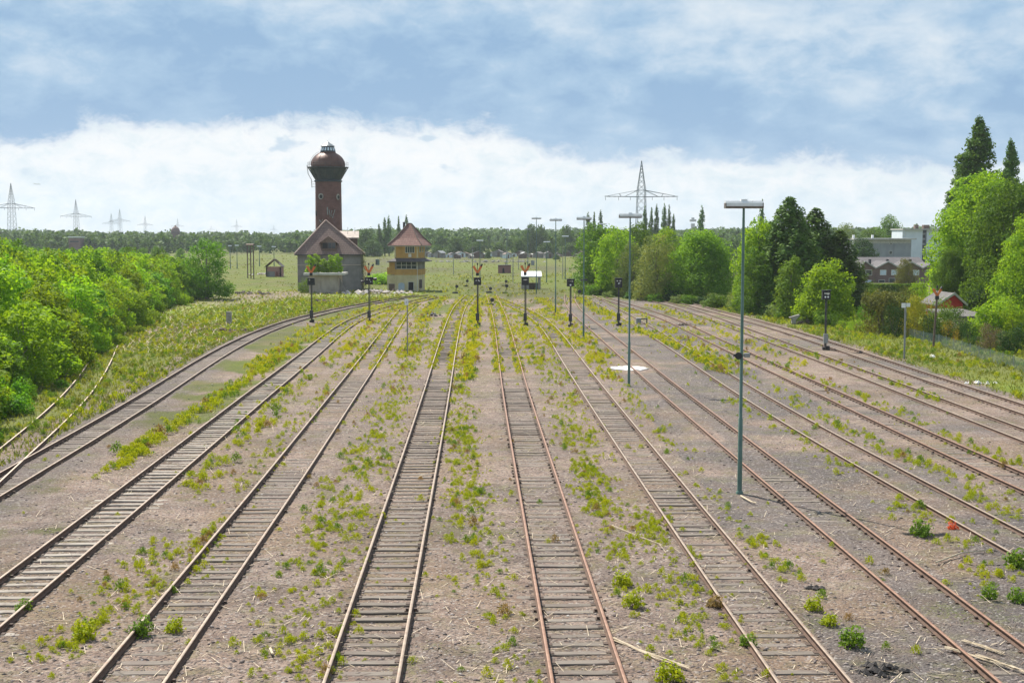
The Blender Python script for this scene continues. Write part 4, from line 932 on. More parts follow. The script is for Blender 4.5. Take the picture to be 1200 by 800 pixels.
# ---------------------------------------------------------------- water tower
def hip(m, x0, x1, y0, y1, ze, ridge, mi=0, t=.14):
    """hip roof over a rectangle; ridge = list of two points"""
    a, b_ = ridge
    m.slab([(x0, y0, ze), (x1, y0, ze), b_, a] if a != b_ else [(x0, y0, ze), (x1, y0, ze), a], t, mi)
    m.slab([(x1, y1, ze), (x0, y1, ze), a, b_] if a != b_ else [(x1, y1, ze), (x0, y1, ze), a], t, mi)
Yt = 262.; tX = W(385.7, 300, Yt)[0]; tz = lambda py: W(385.7, py, Yt)[2]; tp = Yt / 1500
root = thing('water_tower', (tX, Yt), 'tall round brick water tower with rusty domed tank behind the stone house', 'water tower')
MB().lathe([(15.8 * tp, -.3), (15.6 * tp, tz(300)), (15.0 * tp, tz(212))], 48).build('shaft', M['tower_brick'], root, smooth=True)
m = MB(); m.lathe([(15.6 * tp, tz(213.5)), (16.2 * tp, tz(212.8)), (16.2 * tp, tz(211.6)), (14.6 * tp, tz(211.4))], 48); m.build('shaft_cornice', M['tank_dark'], root, smooth=True)
MB().lathe([(14.3 * tp, tz(212)), (14.6 * tp, tz(211)), (19.0 * tp, tz(203)), (21.3 * tp, tz(197.4)), (19 * tp, tz(196.8))], 48).build('tank_bottom', M['tank_dark'], root, smooth=True)
rb = MB()
for k in range(16):
    a = k * math.pi / 8; ca_, sa_ = math.cos(a), math.sin(a)
    rb.tube((14.8 * tp * ca_, 14.8 * tp * sa_, tz(211)), (23.2 * tp * ca_, 23.2 * tp * sa_, tz(196.8)), .07, .07, 5)
rb.build('bracket', M['tank_dark'], root)
gal = MB(); gal.lathe([(19 * tp, tz(197)), (23.7 * tp, tz(196.9)), (23.7 * tp, tz(196)), (19 * tp, tz(195.9))], 48); g_ = gal.build('gallery', M['dark_iron'], root)
rl = MB()
for k in range(24):
    a = k * math.pi / 12; p = (23.4 * tp * math.cos(a), 23.4 * tp * math.sin(a)); rl.tube((*p, tz(196)), (*p, tz(190.6)), .02, .02, 4)
for z in (tz(190.6), tz(193)):
    rl.path([(23.4 * tp * math.cos(k * math.pi / 20), 23.4 * tp * math.sin(k * math.pi / 20), z) for k in range(41)], [.018] * 41, 4)
rl.build('railing', M['dark_iron'], g_)
prof = [(19.2 * tp, tz(196.5)), (19.7 * tp, tz(194))]
for i in range(1, 13):
    a = i / 13 * math.pi / 2; prof.append((max(8.6, 19.7 * math.cos(a)) * tp, tz(194 - 16.2 * math.sin(a))))
prof = [p for i, p in enumerate(prof) if i == 0 or p[0] > 8.7 * tp] + [(8.6 * tp, tz(178.2))]
dome = MB().lathe(prof, 48).build('dome', M['dome_rust'], root, smooth=True)
sm = MB()
for k in range(14):
    a = k * math.pi / 7 + .2; sm.path([(r_ * 1.004 * math.cos(a), r_ * 1.004 * math.sin(a), z) for r_, z in prof[1:]], [.045] * (len(prof) - 1), 4)
sm.build('seam', M['dome_rust'], dome)
lan = MB().lathe([(9.0 * tp, tz(178.2)), (8.9 * tp, tz(177.6)), (7.3 * tp, tz(172.4)), (7.3 * tp, tz(171.8))], 16).build('lantern', M['tank_dark'], root)
for k in range(16):
    a = (k + .5) * math.pi / 8; q = MB(); r0, r1 = 8.75 * tp, 7.62 * tp; w_ = .11
    def pt(r_, da, z): return ((r_ + .05) * math.cos(a + da), (r_ + .05) * math.sin(a + da), z)
    q.add([pt(r0, -w_, tz(176.9)), pt(r0, w_, tz(176.9)), pt(r1, w_, tz(173.3)), pt(r1, -w_, tz(173.3))] + [tuple(c_ * .985 if i < 2 else c_ for i, c_ in enumerate(p)) for p in (pt(r0, -w_, tz(176.9)), pt(r0, w_, tz(176.9)), pt(r1, w_, tz(173.3)), pt(r1, -w_, tz(173.3)))], [(0, 1, 2, 3), (7, 6, 5, 4), (0, 4, 5, 1), (1, 5, 6, 2), (2, 6, 7, 3), (3, 7, 4, 0)])
    q.build('lantern_pane', M['glass_sky'], lan)
MB().lathe([(8.2 * tp, tz(171.9)), (8.2 * tp, tz(171.4)), (.4 * tp, tz(166.2)), (.15 * tp, tz(165))], 16).build('lantern_roof', M['cap_grey'], root)
ld = MB()
for s in (-.2, .2):
    ld.path([(-23.6 * tp, s - 1, tz(194)), (-22.4 * tp, s - 1, tz(204)), (-18.6 * tp, s - 1, tz(211)), (-18.2 * tp, s - 1, tz(220))], [.035] * 4, 4)
for k in range(14):
    z = tz(220) + k * .19; ld.tube((-18.25 * tp, -1.2, z), (-18.25 * tp, -.8, z), .02, .02, 4)
for k in range(3): ld.tube((-18.2 * tp, -1, tz(213 + 3 * k)), (-14.6 * tp, -.6, tz(213 + 3 * k)), .03, .03, 4)
ld.build('ladder', M['cap_grey'], root)
dl = MB(); dl.path([(-19.9 * tp * math.cos(a), -.5, tz(194 - 16.4 * math.sin(a))) for a in np.linspace(.1, 1.1, 9)], [.03] * 9, 4); dl.path([(-21.2 * tp * math.cos(a), -.5, tz(194 - 18 * math.sin(a))) for a in np.linspace(.1, 1.1, 9)], [.03] * 9, 4); dl.build('dome_ladder', M['cap_grey'], root)
def on_shaft(px, py, wpx, hpx, mat, name, ring=None, rnd_=False):
    r_ = 15.25 * tp; x = (px - 385.7) * tp; a = math.asin(max(-.98, min(.98, x / r_))); n = 14 if rnd_ else 4; m = MB(); rr = []
    for k in range(n):
        g = 2 * math.pi * k / n + (0 if rnd_ else math.pi / 4); f = 1 if rnd_ else 1.414
        da = math.cos(g) * f * wpx / 2 * tp / r_ / max(.25, math.cos(a)) * (1 if abs(x / r_) < .8 else .5); z = tz(py) + math.sin(g) * f * hpx / 2 * tp; rr.append((a + da, z))
    vs = [((r_ + .10) * math.sin(q), -(r_ + .10) * math.cos(q), z) for q, z in rr] + [((r_ - .2) * math.sin(q), -(r_ - .2) * math.cos(q), z) for q, z in rr]
    m.add(vs, [tuple(range(n))] + [tuple(range(2 * n - 1, n - 1, -1))] + [(i, i + n, (i + 1) % n + n, (i + 1) % n) for i in range(n)]); o = m.build(name, M[mat], root)
    return o
for px, py in ((379, 230.5), (398, 231)):
    o = on_shaft(px, py, 6, 7, 'stone', 'round_window', rnd_=True); q = on_shaft(px + .3, py + .3, 3.6, 4.4, 'void', 'window_opening', rnd_=True); q.parent = o; q.scale = (1.006, 1.006, 1)
on_shaft(372.6, 250, 2.2, 6, 'void', 'slit_window')
gf = MB()
def stroke(pts):
    P_s = []
    for px, py in pts:
        a = math.asin((px - 385.7) / 15.2); P_s.append(((15.35 * tp) * math.sin(a), -(15.35 * tp) * math.cos(a), tz(py)))
    gf.path(P_s, [.11] * len(P_s), 4)
for pts in (((386.5, 243), (386.8, 252)), ((388.5, 246), (389.4, 254.5), (391.5, 247)), ((390.5, 252), (392, 256), (394.5, 246)), ((377, 258), (379, 261), (381, 257.5))): stroke(pts)
gf.build('graffiti', M['mast_grey'], root)

# ---------------------------------------------------------------- stone house below the tower
Yh = 211.; hp_ = Yh / 1500; hX = W(386.5, 300, Yh)[0]; hz = lambda py, Y=Yh: W(386.5, py, Y)[2]; hx = lambda px, Y=Yh: W(px, 300, Y)[0] - hX
root = thing('stone_house', (hX, Yh), 'grey rendered house with steep brown tiled hip roof at the foot of the water tower', 'house', rz=R(6.5))
x0, x1 = hx(349), hx(424.3); ze = hz(297); D = 11.5
MB().prism([(x0, 0), (x1, 0), (x1, D), (x0, D)], 'z', -.3, ze).build('wall', M['render_grey'], root)
m = MB(); m.box(((x0 + x1) / 2, -.03, hz(310.4)), (x1 - x0 + .1, .1, .16)); m.build('string_course', M['render_tan'], root)
rf = MB(); e = .45; za = hz(258.5, Yh + 4); ap, ap2 = (hx(385.6, Yh + 4.2), 4.2, za), (hx(385.6, Yh + 4.2), 7.6, za); zo = ze - .1
X0, X1, Y0, Y1 = x0 - e, x1 + e, -e, D + e
rf.slab([(X0, Y0, zo), (X1, Y0, zo), ap], .14); rf.slab([(X1, Y0, zo), (X1, Y1, zo), ap2, ap], .14); rf.slab([(X1, Y1, zo), (X0, Y1, zo), ap2], .14); rf.slab([(X0, Y1, zo), (X0, Y0, zo), ap, ap2], .14)
roof = rf.build('roof', M['tile_brown'], root)
rd = MB()
for p in ((X0, Y0, zo), (X1, Y0, zo)): rd.tube((p[0], p[1], p[2] + .05), (ap[0], ap[1], ap[2] + .06), .13, .13, 6)
rd.tube((ap[0], ap[1], ap[2] + .06), (ap2[0], ap2[1], ap2[2] + .06), .13, .13, 6); rd.build('ridge_tiles', M['ridge'], roof)
gt = MB(); gt.tube((X0, Y0 - .08, zo - .12), (X1, Y0 - .08, zo - .12), .09, .09, 6); gt.tube((x1 + .08, -.06, zo - .15), (x1 + .08, -.06, 0), .06, .06, 6); gt.build('gutter', M['dark_iron'], root)
# dormer in the front slope
dr = MB(); dxc = hx(385.4); dw = 17 * hp_ / 2; yd = -.05; zb, ztp, zpk = hz(292.2, Yh + 1), hz(284, Yh + 1), hz(276.5, Yh + 1)
dr.box((dxc, yd + 1.6, (zb + ztp) / 2 - .2), (dw * 2, 3.2, ztp - zb + .4)); dr.prism([(dxc - dw, ztp), (dxc + dw, ztp), (dxc, zpk - .12)], 'y', yd + .06, yd + 3.6); dm = dr.build('dormer', M['board'], root)
q = MB(); 
for s in (-1, 1): q.slab([(dxc + s * (dw + .35), yd - .3, ztp - .12), (dxc + s * (dw + .35), yd + 3.6, ztp - .12), (dxc, yd + 3.6, zpk), (dxc, yd - .3, zpk)], .1)
q.prism([(dxc - dw - .2, ztp - .05), (dxc + dw + .2, ztp - .05), (dxc, zpk - .13)], 'y', yd - .2, yd + .05); q.build('dormer_roof', M['tile_brown'], dm)
for px0, px1, mt in ((378.2, 384.2, 'void'), (384.8, 388.6, 'glass'), (389.2, 393, 'glass')):
    q = MB(); q.box(((hx(px0) + hx(px1)) / 2, yd - .03, (zb + ztp) / 2 + .06), (hx(px1) - hx(px0), .08, ztp - zb - .24)); q.build('dormer_window', M[mt], dm)
# flat dormer on the right slope, small wing on the left
q = MB(); qx0, qx1 = hx(400), hx(418.6); q.box(((qx0 + qx1) / 2, 6.2, (hz(292) + hz(278.5)) / 2), (qx1 - qx0, 4.4, hz(278.5) - hz(292))); o = q.build('side_dormer', M['board'], root)
q = MB(); q.slab([(qx0 - 1.2, 3.7, hz(278.4)), (qx1 + .25, 3.7, hz(278.4)), (qx1 + .25, 8.6, hz(270.5)), (qx0 - 1.2, 8.6, hz(270.5))], .18); q.build('side_dormer_roof', M['render_tan'], o)
q = MB(); q.tube((qx0 + 1, 6, hz(275)), (qx0 + 1, 6, hz(266)), .03, .03, 5); q.tube((qx0 + 2.2, 6.2, hz(275)), (qx0 + 2.2, 6.2, hz(266.5)), .03, .03, 5); q.build('antenna', M['dark_iron'], root)
q = MB(); q.slab([(X0 - .05, 8.5, zo + .2), (X0 - .05, 12.6, zo + .2), (hx(371), 12.6, hz(272)), (hx(371), 8.5, hz(272))], .16); q.prism([(x0 - .02, ze - 2), (hx(371), ze - 2), (hx(371), hz(272.8)), (x0 - .02, ze)], 'y', 9, 12.3); q.build('wing_roof', M['tile_brown'], root)
# concrete shed in front with saplings on its roof
Ys = 202.; sX = W(379, 300, Ys)[0]; sx = lambda px: W(px, 300, Ys)[0] - sX; szz = lambda py: W(379, py, Ys)[2]
root = thing('concrete_shed', (sX, Ys), 'low concrete shed with saplings growing on its slab roof before the stone house', 'shed')
MB().prism([(sx(361.5), 0), (sx(396.5), 0), (sx(396.5), 4.6), (sx(361.5), 4.6)], 'z', -.3, szz(322.3)).build('wall', M['render_tan'], root)
q = MB(); q.box(((sx(356) + sx(403)) / 2, 2.1, szz(321)), (sx(403) - sx(356), 5.6, .34)); q.build('roof_slab', M['slab'], root)
q = MB(); q.box(((sx(386) + sx(396)) / 2, -.04, szz(331)), (sx(396) - sx(386), .1, 2.3)); q.build('plaster_patch', M['render_tan'], root)
q = MB(); q.prism([(sx(396.5), 0), (sx(405), 0), (sx(396.5), 2.6)], 'y', 1, 1.4); q.build('stair_cheek', M['render_grey'], root)
SAP = tree_proto('sapling', 'sapling', 3.2, .95, .1, 9, 1500, .2, 'l_light', 620, 'bark_pale', .5, .8, .04)
for px, yt, wpx, yy, lab in ((364, 299, 13, 1.2, 'leftmost bright sapling on the roof of the concrete shed'), (371, 297.5, 13, 2.6, 'taller second sapling on the roof of the concrete shed'), (380, 303, 12, 1.6, 'lower middle sapling on the roof of the concrete shed'), (388, 299, 14, 2.4, 'bushy sapling right of the middle on the shed roof'), (396, 297.5, 12, 1.4, 'rightmost bright sapling on the roof of the concrete shed')):
    put(SAP, px, 300, yt, wpx, lab, Y=Ys + yy, z0=szz(320.2))

# ---------------------------------------------------------------- signal box
Yb = 212.; bp = Yb / 1500; bX = W(479.5, 300, Yb)[0]; bz = lambda py: W(480, py, Yb)[2]; ROT = R(-11)
root = thing('signal_box', (bX, Yb + 1.6), 'ochre and cream three storey signal box with red tiled tent roof', 'signal box', rz=ROT)
wx, wy = 1.95, 2.25           # half width, half depth of the main block
z1, z2, z3, z4 = bz(322), bz(305.6), bz(302), bz(287)
MB().box((0, 0, (z1 - .3) / 2), (wx * 2, wy * 2, z1 + .3)).build('ground_floor_wall', M['cream'], root)
q = MB(); q.box((0, 0, (z1 + bz(315.4)) / 2), (wx * 2 + .14, wy * 2 + .14, bz(315.4) - z1)); q.build('parapet_wall', M['ochre'], root)
q = MB()
q.box((-wx + .12, -wy + .12, (bz(315.4) + z2) / 2), (.26, .26, z2 - bz(315.4))); q.build('corner_pier', M['render_grey'], root); q = MB(); q.box((wx - .12, wy - .12, (bz(315.4) + z2) / 2), (.26, .26, z2 - bz(315.4))); q.box((-wx + .12, wy - .12, (bz(315.4) + z2) / 2), (.26, .26, z2 - bz(315.4)))
q.box((wx - .10, 0, (bz(315.4) + z2) / 2), (.2, wy * 2, z2 - bz(315.4))); q.box((0, wy - .1, (bz(315.4) + z2) / 2), (wx * 2 - .3, .2, z2 - bz(315.4))); q.build('band_wall', M['render_grey'], root)
def window(par, cx, y, zc, w_, h_, nx_, nz_, pane='glass', rz=0, name='window'):
    f = MB(); t_ = .07
    for i in range(nx_ + 1): f.box((cx - w_ / 2 + w_ * i / nx_, y, zc), (t_, .09, h_ + t_))
    for i in range(nz_ + 1): f.box((cx, y - .005, zc - h_ / 2 + h_ * i / nz_), (w_ - .02, .08, t_))
    o = f.build(name, M['frame'], par, (0, 0, 0), rz); p = MB(); p.box((cx, y, zc), (w_, .05, h_)); p.build('pane', M[pane], o); return o
zb_ = (bz(306.3) + bz(315.2)) / 2; hb_ = bz(306.3) - bz(315.2)
o = window(root, -.02, -wy + .12, zb_, wx * 2 - .5, hb_ - .08, 4, 2, 'glass', name='control_room_window')
q = MB(); q.box((.98, -wy + .15, zb_ + .12), (.9, .02, hb_ * .55)); q.build('blind', M['frame'], o)
q = MB(); q.box((0, 0, zb_), (wx * 2 - .6, wy * 2 - .6, hb_)); q.build('control_room', M['void'], root)
# skirt roof between the storeys
q = MB(); a_, b_ = 1.0, .05; zk0, zk1 = bz(306), bz(302.2)
for s in ((-1, -1, 1, -1), (1, -1, 1, 1), (1, 1, -1, 1), (-1, 1, -1, -1)):
    q.slab([(s[0] * (wx + a_), s[1] * (wy + a_), zk0), (s[2] * (wx + a_), s[3] * (wy + a_), zk0), (s[2] * (wx - b_), s[3] * (wy - b_), zk1), (s[0] * (wx - b_), s[1] * (wy - b_), zk1)], .12)
q.build('skirt_roof', M['tile_grey'], root)
MB().box((0, 0, (z2 + z4) / 2 + .1), (wx * 2, wy * 2, z4 - z2 - .2)).build('upper_floor_wall', M['ochre'], root)
q = MB()
for x in (-1, 1): q.box((x * (wx - .06), -wy - .005, (zk1 + z4) / 2), (.22, .09, z4 - zk1 - .1)); q.box((x * (wx + .005), wy - .06, (zk1 + z4) / 2), (.09, .22, z4 - zk1 - .1))
q.build('corner_post', M['cream'], root)
window(root, .62, -wy - .03, bz(292.4), 1.55, 1.05, 4, 1); q = MB(); q.box((.62, -wy - .05, bz(299.3)), (.5, .06, .55)); q.build('notice_board', M['frame'], root)
o = window(root, -.9, -wx - .03, bz(292), .9, 1.0, 2, 1, rz=R(90)); o = window(root, .75, -wx - .03, bz(292.4), .7, .9, 2, 1, rz=R(90))
# tent roof with a kicked eave
q = MB(); ex, ey, zt = wx + .95, wy + .95, bz(262.3); kx, ky, zk = ex * .66, ey * .66, bz(279.5); ze_ = bz(287.2); rx = .26
C4 = lambda x, y, z: [(-x, -y, z), (x, -y, z), (x, y, z), (-x, y, z)]
A0, A1, A2 = C4(ex, ey, ze_), C4(kx, ky, zk), C4(rx, .12, zt)
for i in range(4):
    j = (i + 1) % 4; q.slab([A0[i], A0[j], A1[j], A1[i]], .12); q.slab([A1[i], A1[j], A2[j], A2[i]], .12)
rf = q.build('roof', M['tile_red'], root)
q = MB()
for i in range(4): q.path([Vector(A0[i]) + Vector((0, 0, .05)), Vector(A1[i]) + Vector((0, 0, .05)), Vector(A2[i]) + Vector((0, 0, .06))], [.10, .10, .10], 6)
q.tube((-rx, 0, zt + .05), (rx, 0, zt + .05), .12, .12, 6); q.build('ridge_tiles', M['board'], rf)
q = MB(); q.box((0, 0, ze_ - .16), (ex * 2 - .1, ey * 2 - .1, .1)); q.build('eave_boarding', M['frame'], root)
q = MB(); q.tube((-1.15, .6, bz(276)), (-1.15, .6, bz(260.4)), .21, .19, 10); q.lathe([(.24, bz(260.8)), (.24, bz(260.2)), (.1, bz(260.1))], 10, (-1.15, .6)); q.build('chimney_pipe', M['black'], root)
# left annex
ax0, ax1 = -wx - 1.42, -wx
q = MB(); q.box(((ax0 + ax1) / 2, -.25, bz(332) - .1), (ax1 - ax0, 3.6, bz(321.5) - bz(342.5))); q.build('annex_wall', M['cream'], root)
q = MB(); q.box(((ax0 + ax1) / 2 + .18, -.35, (bz(321.6) + bz(306.6)) / 2), (ax1 - ax0 - .36, 3.3, bz(306.6) - bz(321.6))); q.build('annex_upper_wall', M['ochre'], root)
q = MB(); q.box((ax0 + .12, -.5, (bz(321.6) + bz(313.5)) / 2), (.36, 2.6, bz(313.5) - bz(321.6))); q.build('annex_step', M['ochre'], root)
q = MB(); q.slab([(ax0 - .1, -2.3, bz(306.6)), (ax1 + .1, -2.3, bz(306.2)), (ax1 + .1, 1.6, bz(305)), (ax0 - .1, 1.6, bz(305.5))], .14); q.build('annex_roof', M['slab'], root)
def opening(par, name, cx, y, z0_, z1_, w_, mat, rz=0, arch=False, frame='frame'):
    fr = MB(); fr.box((cx, y + .01, (z0_ + z1_) / 2), (w_ + .16, .08, z1_ - z0_ + .1)); o = fr.build(name, M[frame], par, (0, 0, 0), rz)
    d_ = MB()
    if arch:
        n = 8; P2 = [(cx - w_ / 2, z0_), (cx + w_ / 2, z0_)] + [(cx + w_ / 2 * math.cos(k * math.pi / n), z1_ - w_ * .30 + w_ * .30 * math.sin(k * math.pi / n)) for k in range(n + 1)]
        d_.prism(P2, 'y', y - .07, y + .02)
    else: d_.box((cx, y - .03, (z0_ + z1_) / 2), (w_, .08, z1_ - z0_ - .02))
    d_.build('leaf' if 'door' in name else 'pane', M[mat], o); return o
opening(root, 'annex_door', (ax0 + ax1) / 2 + .1, -2.07, 0, bz(332.6), .95, 'board', frame='render_tan')
opening(root, 'arched_door', -.85, -wy - .02, 0, bz(331), 1.05, 'door_blue', arch=True, frame='cream')
opening(root, 'door', .78, -wy - .02, bz(340), bz(330.2), .85, 'void')
opening(root, 'side_window', -.6, -wx - .02, bz(337.5), bz(328), 1.5, 'void', rz=R(90), frame='board')
q = MB()
for k in range(4): q.box((wx + .07, -1.2 + k * .36, bz(332.8)), (.05, .14, 1.35))
q.build('window_boarding', M['board'], root)
q = MB(); q.tube((wx - .05, -wy - .07, 0), (wx - .05, -wy - .07, z2), .05, .05, 6); q.build('downpipe', M['frame'], root)

# ---------------------------------------------------------------- small ruins and huts on the plain
Yr = 283.; q0 = W(320.3, 300, Yr)[0]; rz_ = lambda py: W(320, py, Yr)[2]; rp = Yr / 1500
root = thing('brick_hut', (q0, Yr), 'ruined little red brick hut with a collapsed roof left of the stone house', 'hut')
q = MB(); w2 = 17.6 * rp / 2; zt = rz_(312.8)
q.box((-.0, 3, zt / 2 - .1), (w2 * 2, .3, zt + .2)); q.box((-w2 + .15, 1.5, zt / 2 - .1), (.3, 3.3, zt + .2)); q.box((w2 - .15, 1.5, zt / 2 - .1), (.3, 3.3, zt + .2))
dxa, dxb = (323 - 320.3) * rp, (325.9 - 320.3) * rp
q.box(((-w2 + dxa) / 2, 0, zt / 2 - .1), (dxa + w2, .3, zt + .2)); q.box(((w2 + dxb) / 2, 0, zt / 2 - .1), (w2 - dxb, .3, zt + .2)); q.box(((dxa + dxb) / 2, 0, (rz_(318) + zt) / 2), (dxb - dxa, .3, zt - rz_(318))); q.build('wall', M['brick_red'], root)
q = MB(); q.box((-.55, -.17, .6), (1.7, .04, 1.2)); q.build('whitewash_patch', M['render_grey'], root)
q = MB(); pk = rz_(303.8)
for k in range(6):
    y = .1 + k * .56
    for s in (-1, 1):
        if (k, s) in ((2, -1), (3, 1), (1, 1)): continue
        q.path([(s * (w2 + .25), y, zt + .02), (0, y, pk)], [.07, .07], 4)
q.tube((0, 0, pk), (0, 3, pk), .08, .08, 4); q.build('rafter', M['wood_post'], root)
q = MB(); e = w2 + .3
q.slab([(-e, -.3, zt + .05), (-e, 3.3, zt + .05), (-e * .45, 2.8, zt + (pk - zt) * .58), (-e * .55, 1.4, zt + (pk - zt) * .46), (-e * .2, .6, zt + (pk - zt) * .82), (-e * .4, -.3, zt + (pk - zt) * .62)], .08)
q.slab([(e, -.3, zt + .05), (e, 3.3, zt + .05), (e * .1, 3.3, zt + (pk - zt) * .92), (e * .5, 1.8, zt + (pk - zt) * .5), (e * .62, -.3, zt + (pk - zt) * .40)], .08); q.build('roof_remnant', M['tile_grey'], root)
root = thing('wooden_frame', (W(292, 300, 268)[0], 268), 'tall rusty brown post frame with a top beam beside the thicket end', 'post frame')
fx2 = lambda px: W(px, 300, 268)[0] - W(292, 300, 268)[0]; fz = lambda py: W(292, py, 268)[2]
for px, yy in ((297, 0), (290.3, 3), (283, 6)):
    q = MB(); q.box((fx2(px), yy, fz(287.5) / 2), (.2, .2, fz(287.5))); q.build('post', M['wood_post'], root)
q = MB(); q.path([(fx2(281.5), 6.5, fz(287)), (fx2(298.5), -.6, fz(286.8))], [.22, .22], 4); q.tube((fx2(297), 0, fz(291)), (fx2(290.3), 3, fz(291)), .1, .1, 4); q.build('beam', M['wood_post'], root)
Yw = 218.; q0 = W(623, 300, Yw)[0]; fz = lambda py: W(623, py, Yw)[2]; wp_ = Yw / 1500
root = thing('shelter', (q0, Yw), 'small white roofed shelter with open front behind the fourth marker signal', 'shelter')
q = MB(); q.slab([(-12.3 * wp_, -.2, fz(323.3)), (12 * wp_, -.2, fz(323.3)), (11.6 * wp_, 2.8, fz(318.3)), (-12 * wp_, 2.8, fz(318.3))], .22); q.build('roof', M['white'], root)
for a_, b_, nm in ((-12, -3, 'side_wall'), (7.4, 10.6, 'pillar')):
    q = MB(); q.box(((a_ + b_) / 2 * wp_, .6, fz(323.8) / 2), ((b_ - a_) * wp_, 1.1, fz(323.8))); q.build(nm, M['stone'], root)
q = MB(); q.box((2.2 * wp_, 1.05, .55), (10.4 * wp_, .15, 1.1)); q.build('parapet', M['board'], root)
Yc = 310.; q0 = W(591.2, 300, Yc)[0]; fz = lambda py: W(591, py, Yc)[2]; cp_ = Yc / 1500
root = thing('red_hut', (q0, Yc), 'flat roofed dark red brick hut alone on the plain', 'hut')
MB().box((0, 1.2, fz(311.2) / 2 - .1), (15 * cp_, 2.4, fz(311.2) + .2)).build('wall', M['brick_pink'], root)
q = MB(); q.box((0, 1.2, fz(310.8)), (15.6 * cp_, 2.7, .12)); q.build('roof', M['dark_iron'], root)
q = MB(); q.prism([(-2.6 * cp_, 0.05), (.2 * cp_, .05), (-.4 * cp_, 1.1), (-1.4 * cp_, 1.35), (-2.3 * cp_, 1.0)], 'y', -.04, .1); q.build('broken_opening', M['void'], root)
q = MB(); q.tube((.2, 1, fz(311)), (.2, 1, fz(306.5)), .09, .09, 6); q.build('vent_pipe', M['dark_iron'], root)
def cabinet(px, yb, yt, wpx, mat, lab):
    X, Y = G(px, yb); h = W(px, yt, Y)[2]; w_ = wpx * Y / 1500; root = thing('equipment_cabinet', (X, Y), lab, 'cabinet')
    MB().box((0, .4, h / 2 + .04), (w_, .8, h - .08)).build('body', M[mat], root); q = MB(); q.box((0, .4, h + .03), (w_ + .12, .95, .08)); q.build('lid', M['mast_grey'], root)
    q = MB(); q.box((-w_ * .2, -.02, h * .5), (w_ * .36, .04, h * .75)); q.build('door', M['void' if mat == 'mast_green' else mat], root)
cabinet(442.3, 310.8, 304, 4.4, 'mast_green', 'greenish equipment cabinet between the stone house and the signal box')
cabinet(624.3, 311, 305.5, 4, 'wall_grey', 'grey equipment cabinet on the plain above the white roofed shelter')
# garden sheds along the field edge
SHED = None
for j in range(36):
    px = np.interp(j, [0, 9, 36], [500, 545, 684]) + rnd.uniform(-2, 2); Y = rnd.uniform(500, 560); X = (px - 600) / 1500 * Y
    if SHED is None:
        SHED = thing('garden_shed', (0, 0), None, 'shed'); MB().prism([(-1.6, 0), (1.6, 0), (1.6, 2.0), (0, 2.7), (-1.6, 2.0)], 'y', 0, 2.6).build('wall', M['wall_grey'], SHED)
        q = MB()
        for s in (-1, 1): q.slab([(s * 1.85, -.25, 1.98), (s * 1.85, 2.85, 1.98), (0, 2.85, 2.85), (0, -.25, 2.85)], .09)
        q.build('roof', M['roof_felt'], SHED); q = MB(); q.box((.4, -.03, .95), (.8, .07, 1.8)); q.build('door', M['board'], SHED); o = SHED
    else: o = dup(SHED, (0, 0))
    o.location = (X, Y, 0); s = rnd.uniform(.45, 1.0); o.scale = (s * rnd.uniform(.9, 1.5), s, s * rnd.uniform(.8, 1.1)); o.rotation_euler = (0, 0, rnd.uniform(-.8, .8)); o['label'] = 'tiny garden shed in the row at the far edge of the plain'; o['group'] = 'garden sheds along the field edge'
    for ch in o.children:
        k = ch.name.split('.')[0]
        if k in ('wall', 'roof'):
            ch.material_slots[0].link = 'OBJECT'; ch.material_slots[0].material = M[rnd.choice({'wall': ['wall_grey', 'render_grey', 'wall_blue', 'board', 'render_tan'], 'roof': ['roof_felt', 'roof_felt', 'tile_grey', 'tile_grey', 'mast_grey', 'board', 'slab']}[k])]

# ---------------------------------------------------------------- houses on the right
Yg = 250.; q0 = W(1050, 300, Yg)[0]; f = lambda px: W(px, 300, Yg)[0] - q0; fz = lambda py: W(1050, py, Yg)[2]
root = thing('brick_house_row', (q0, Yg), 'brown brick row of houses with zigzag gables behind the clipped hedge', 'house row')
m = MB(); r2 = MB(); bb = MB(); zv = fz(314.5)
for a_, pk_, b_, zp in ((1008, 1013.5, 1026, 306.5), (1026, 1040.5, 1055, 307), (1055, 1068, 1081, 307.5), (1081, 1092, 1103, 309)):
    xa, xp, xb, z_ = f(a_), f(pk_), f(b_), fz(zp)
    m.prism([(xa, -.3), (xb, -.3), (xb, zv), (xp, z_), (xa, zv)], 'y', 0, 8)
    for p, s in ((xa, 1), (xb, -1)):
        r2.slab([(p, -.35, zv + .12), (p, 8.2, zv + .12), (xp, 8.2, z_ + .14), (xp, -.35, z_ + .14)], .12)
        bb.slab([(p, -.45, zv + .2), (p, -.37, zv + .2), (xp, -.37, z_ + .22), (xp, -.45, z_ + .22)], .26)
m.build('wall', M['brick_brown'], root); rf = r2.build('roof', M['tile_grey'], root); bb.build('bargeboard', M['bargeboard'], root)
q = MB(); q.slab([(f(1024), 5, fz(315)), (f(1100), 5, fz(315)), (f(1100), 12, fz(302.5)), (f(1024), 12, fz(302.5))], .2); q.build('rear_roof', M['tile_grey'], root)
for px in (1029.5, 1050.5, 1078): q = MB(); q.box((f(px), 6, fz(311)), (.45, .45, 2.2)); q.build('chimney', M['black'], rf)
for px, py, mt in ((1018.5, 319.5, 'glass'), (1035.3, 319.3, 'glass_sky'), (1048.5, 319.3, 'glass_sky'), (1074, 319.5, 'glass_sky'), (1088, 320, 'glass'), (1046, 329, 'glass'), (1034, 331, 'glass'), (1018, 331, 'glass_sky')):
    window(root, f(px), -.05, fz(py), 7 * Yg / 1500, 6 * Yg / 1500, 1, 1, mt)
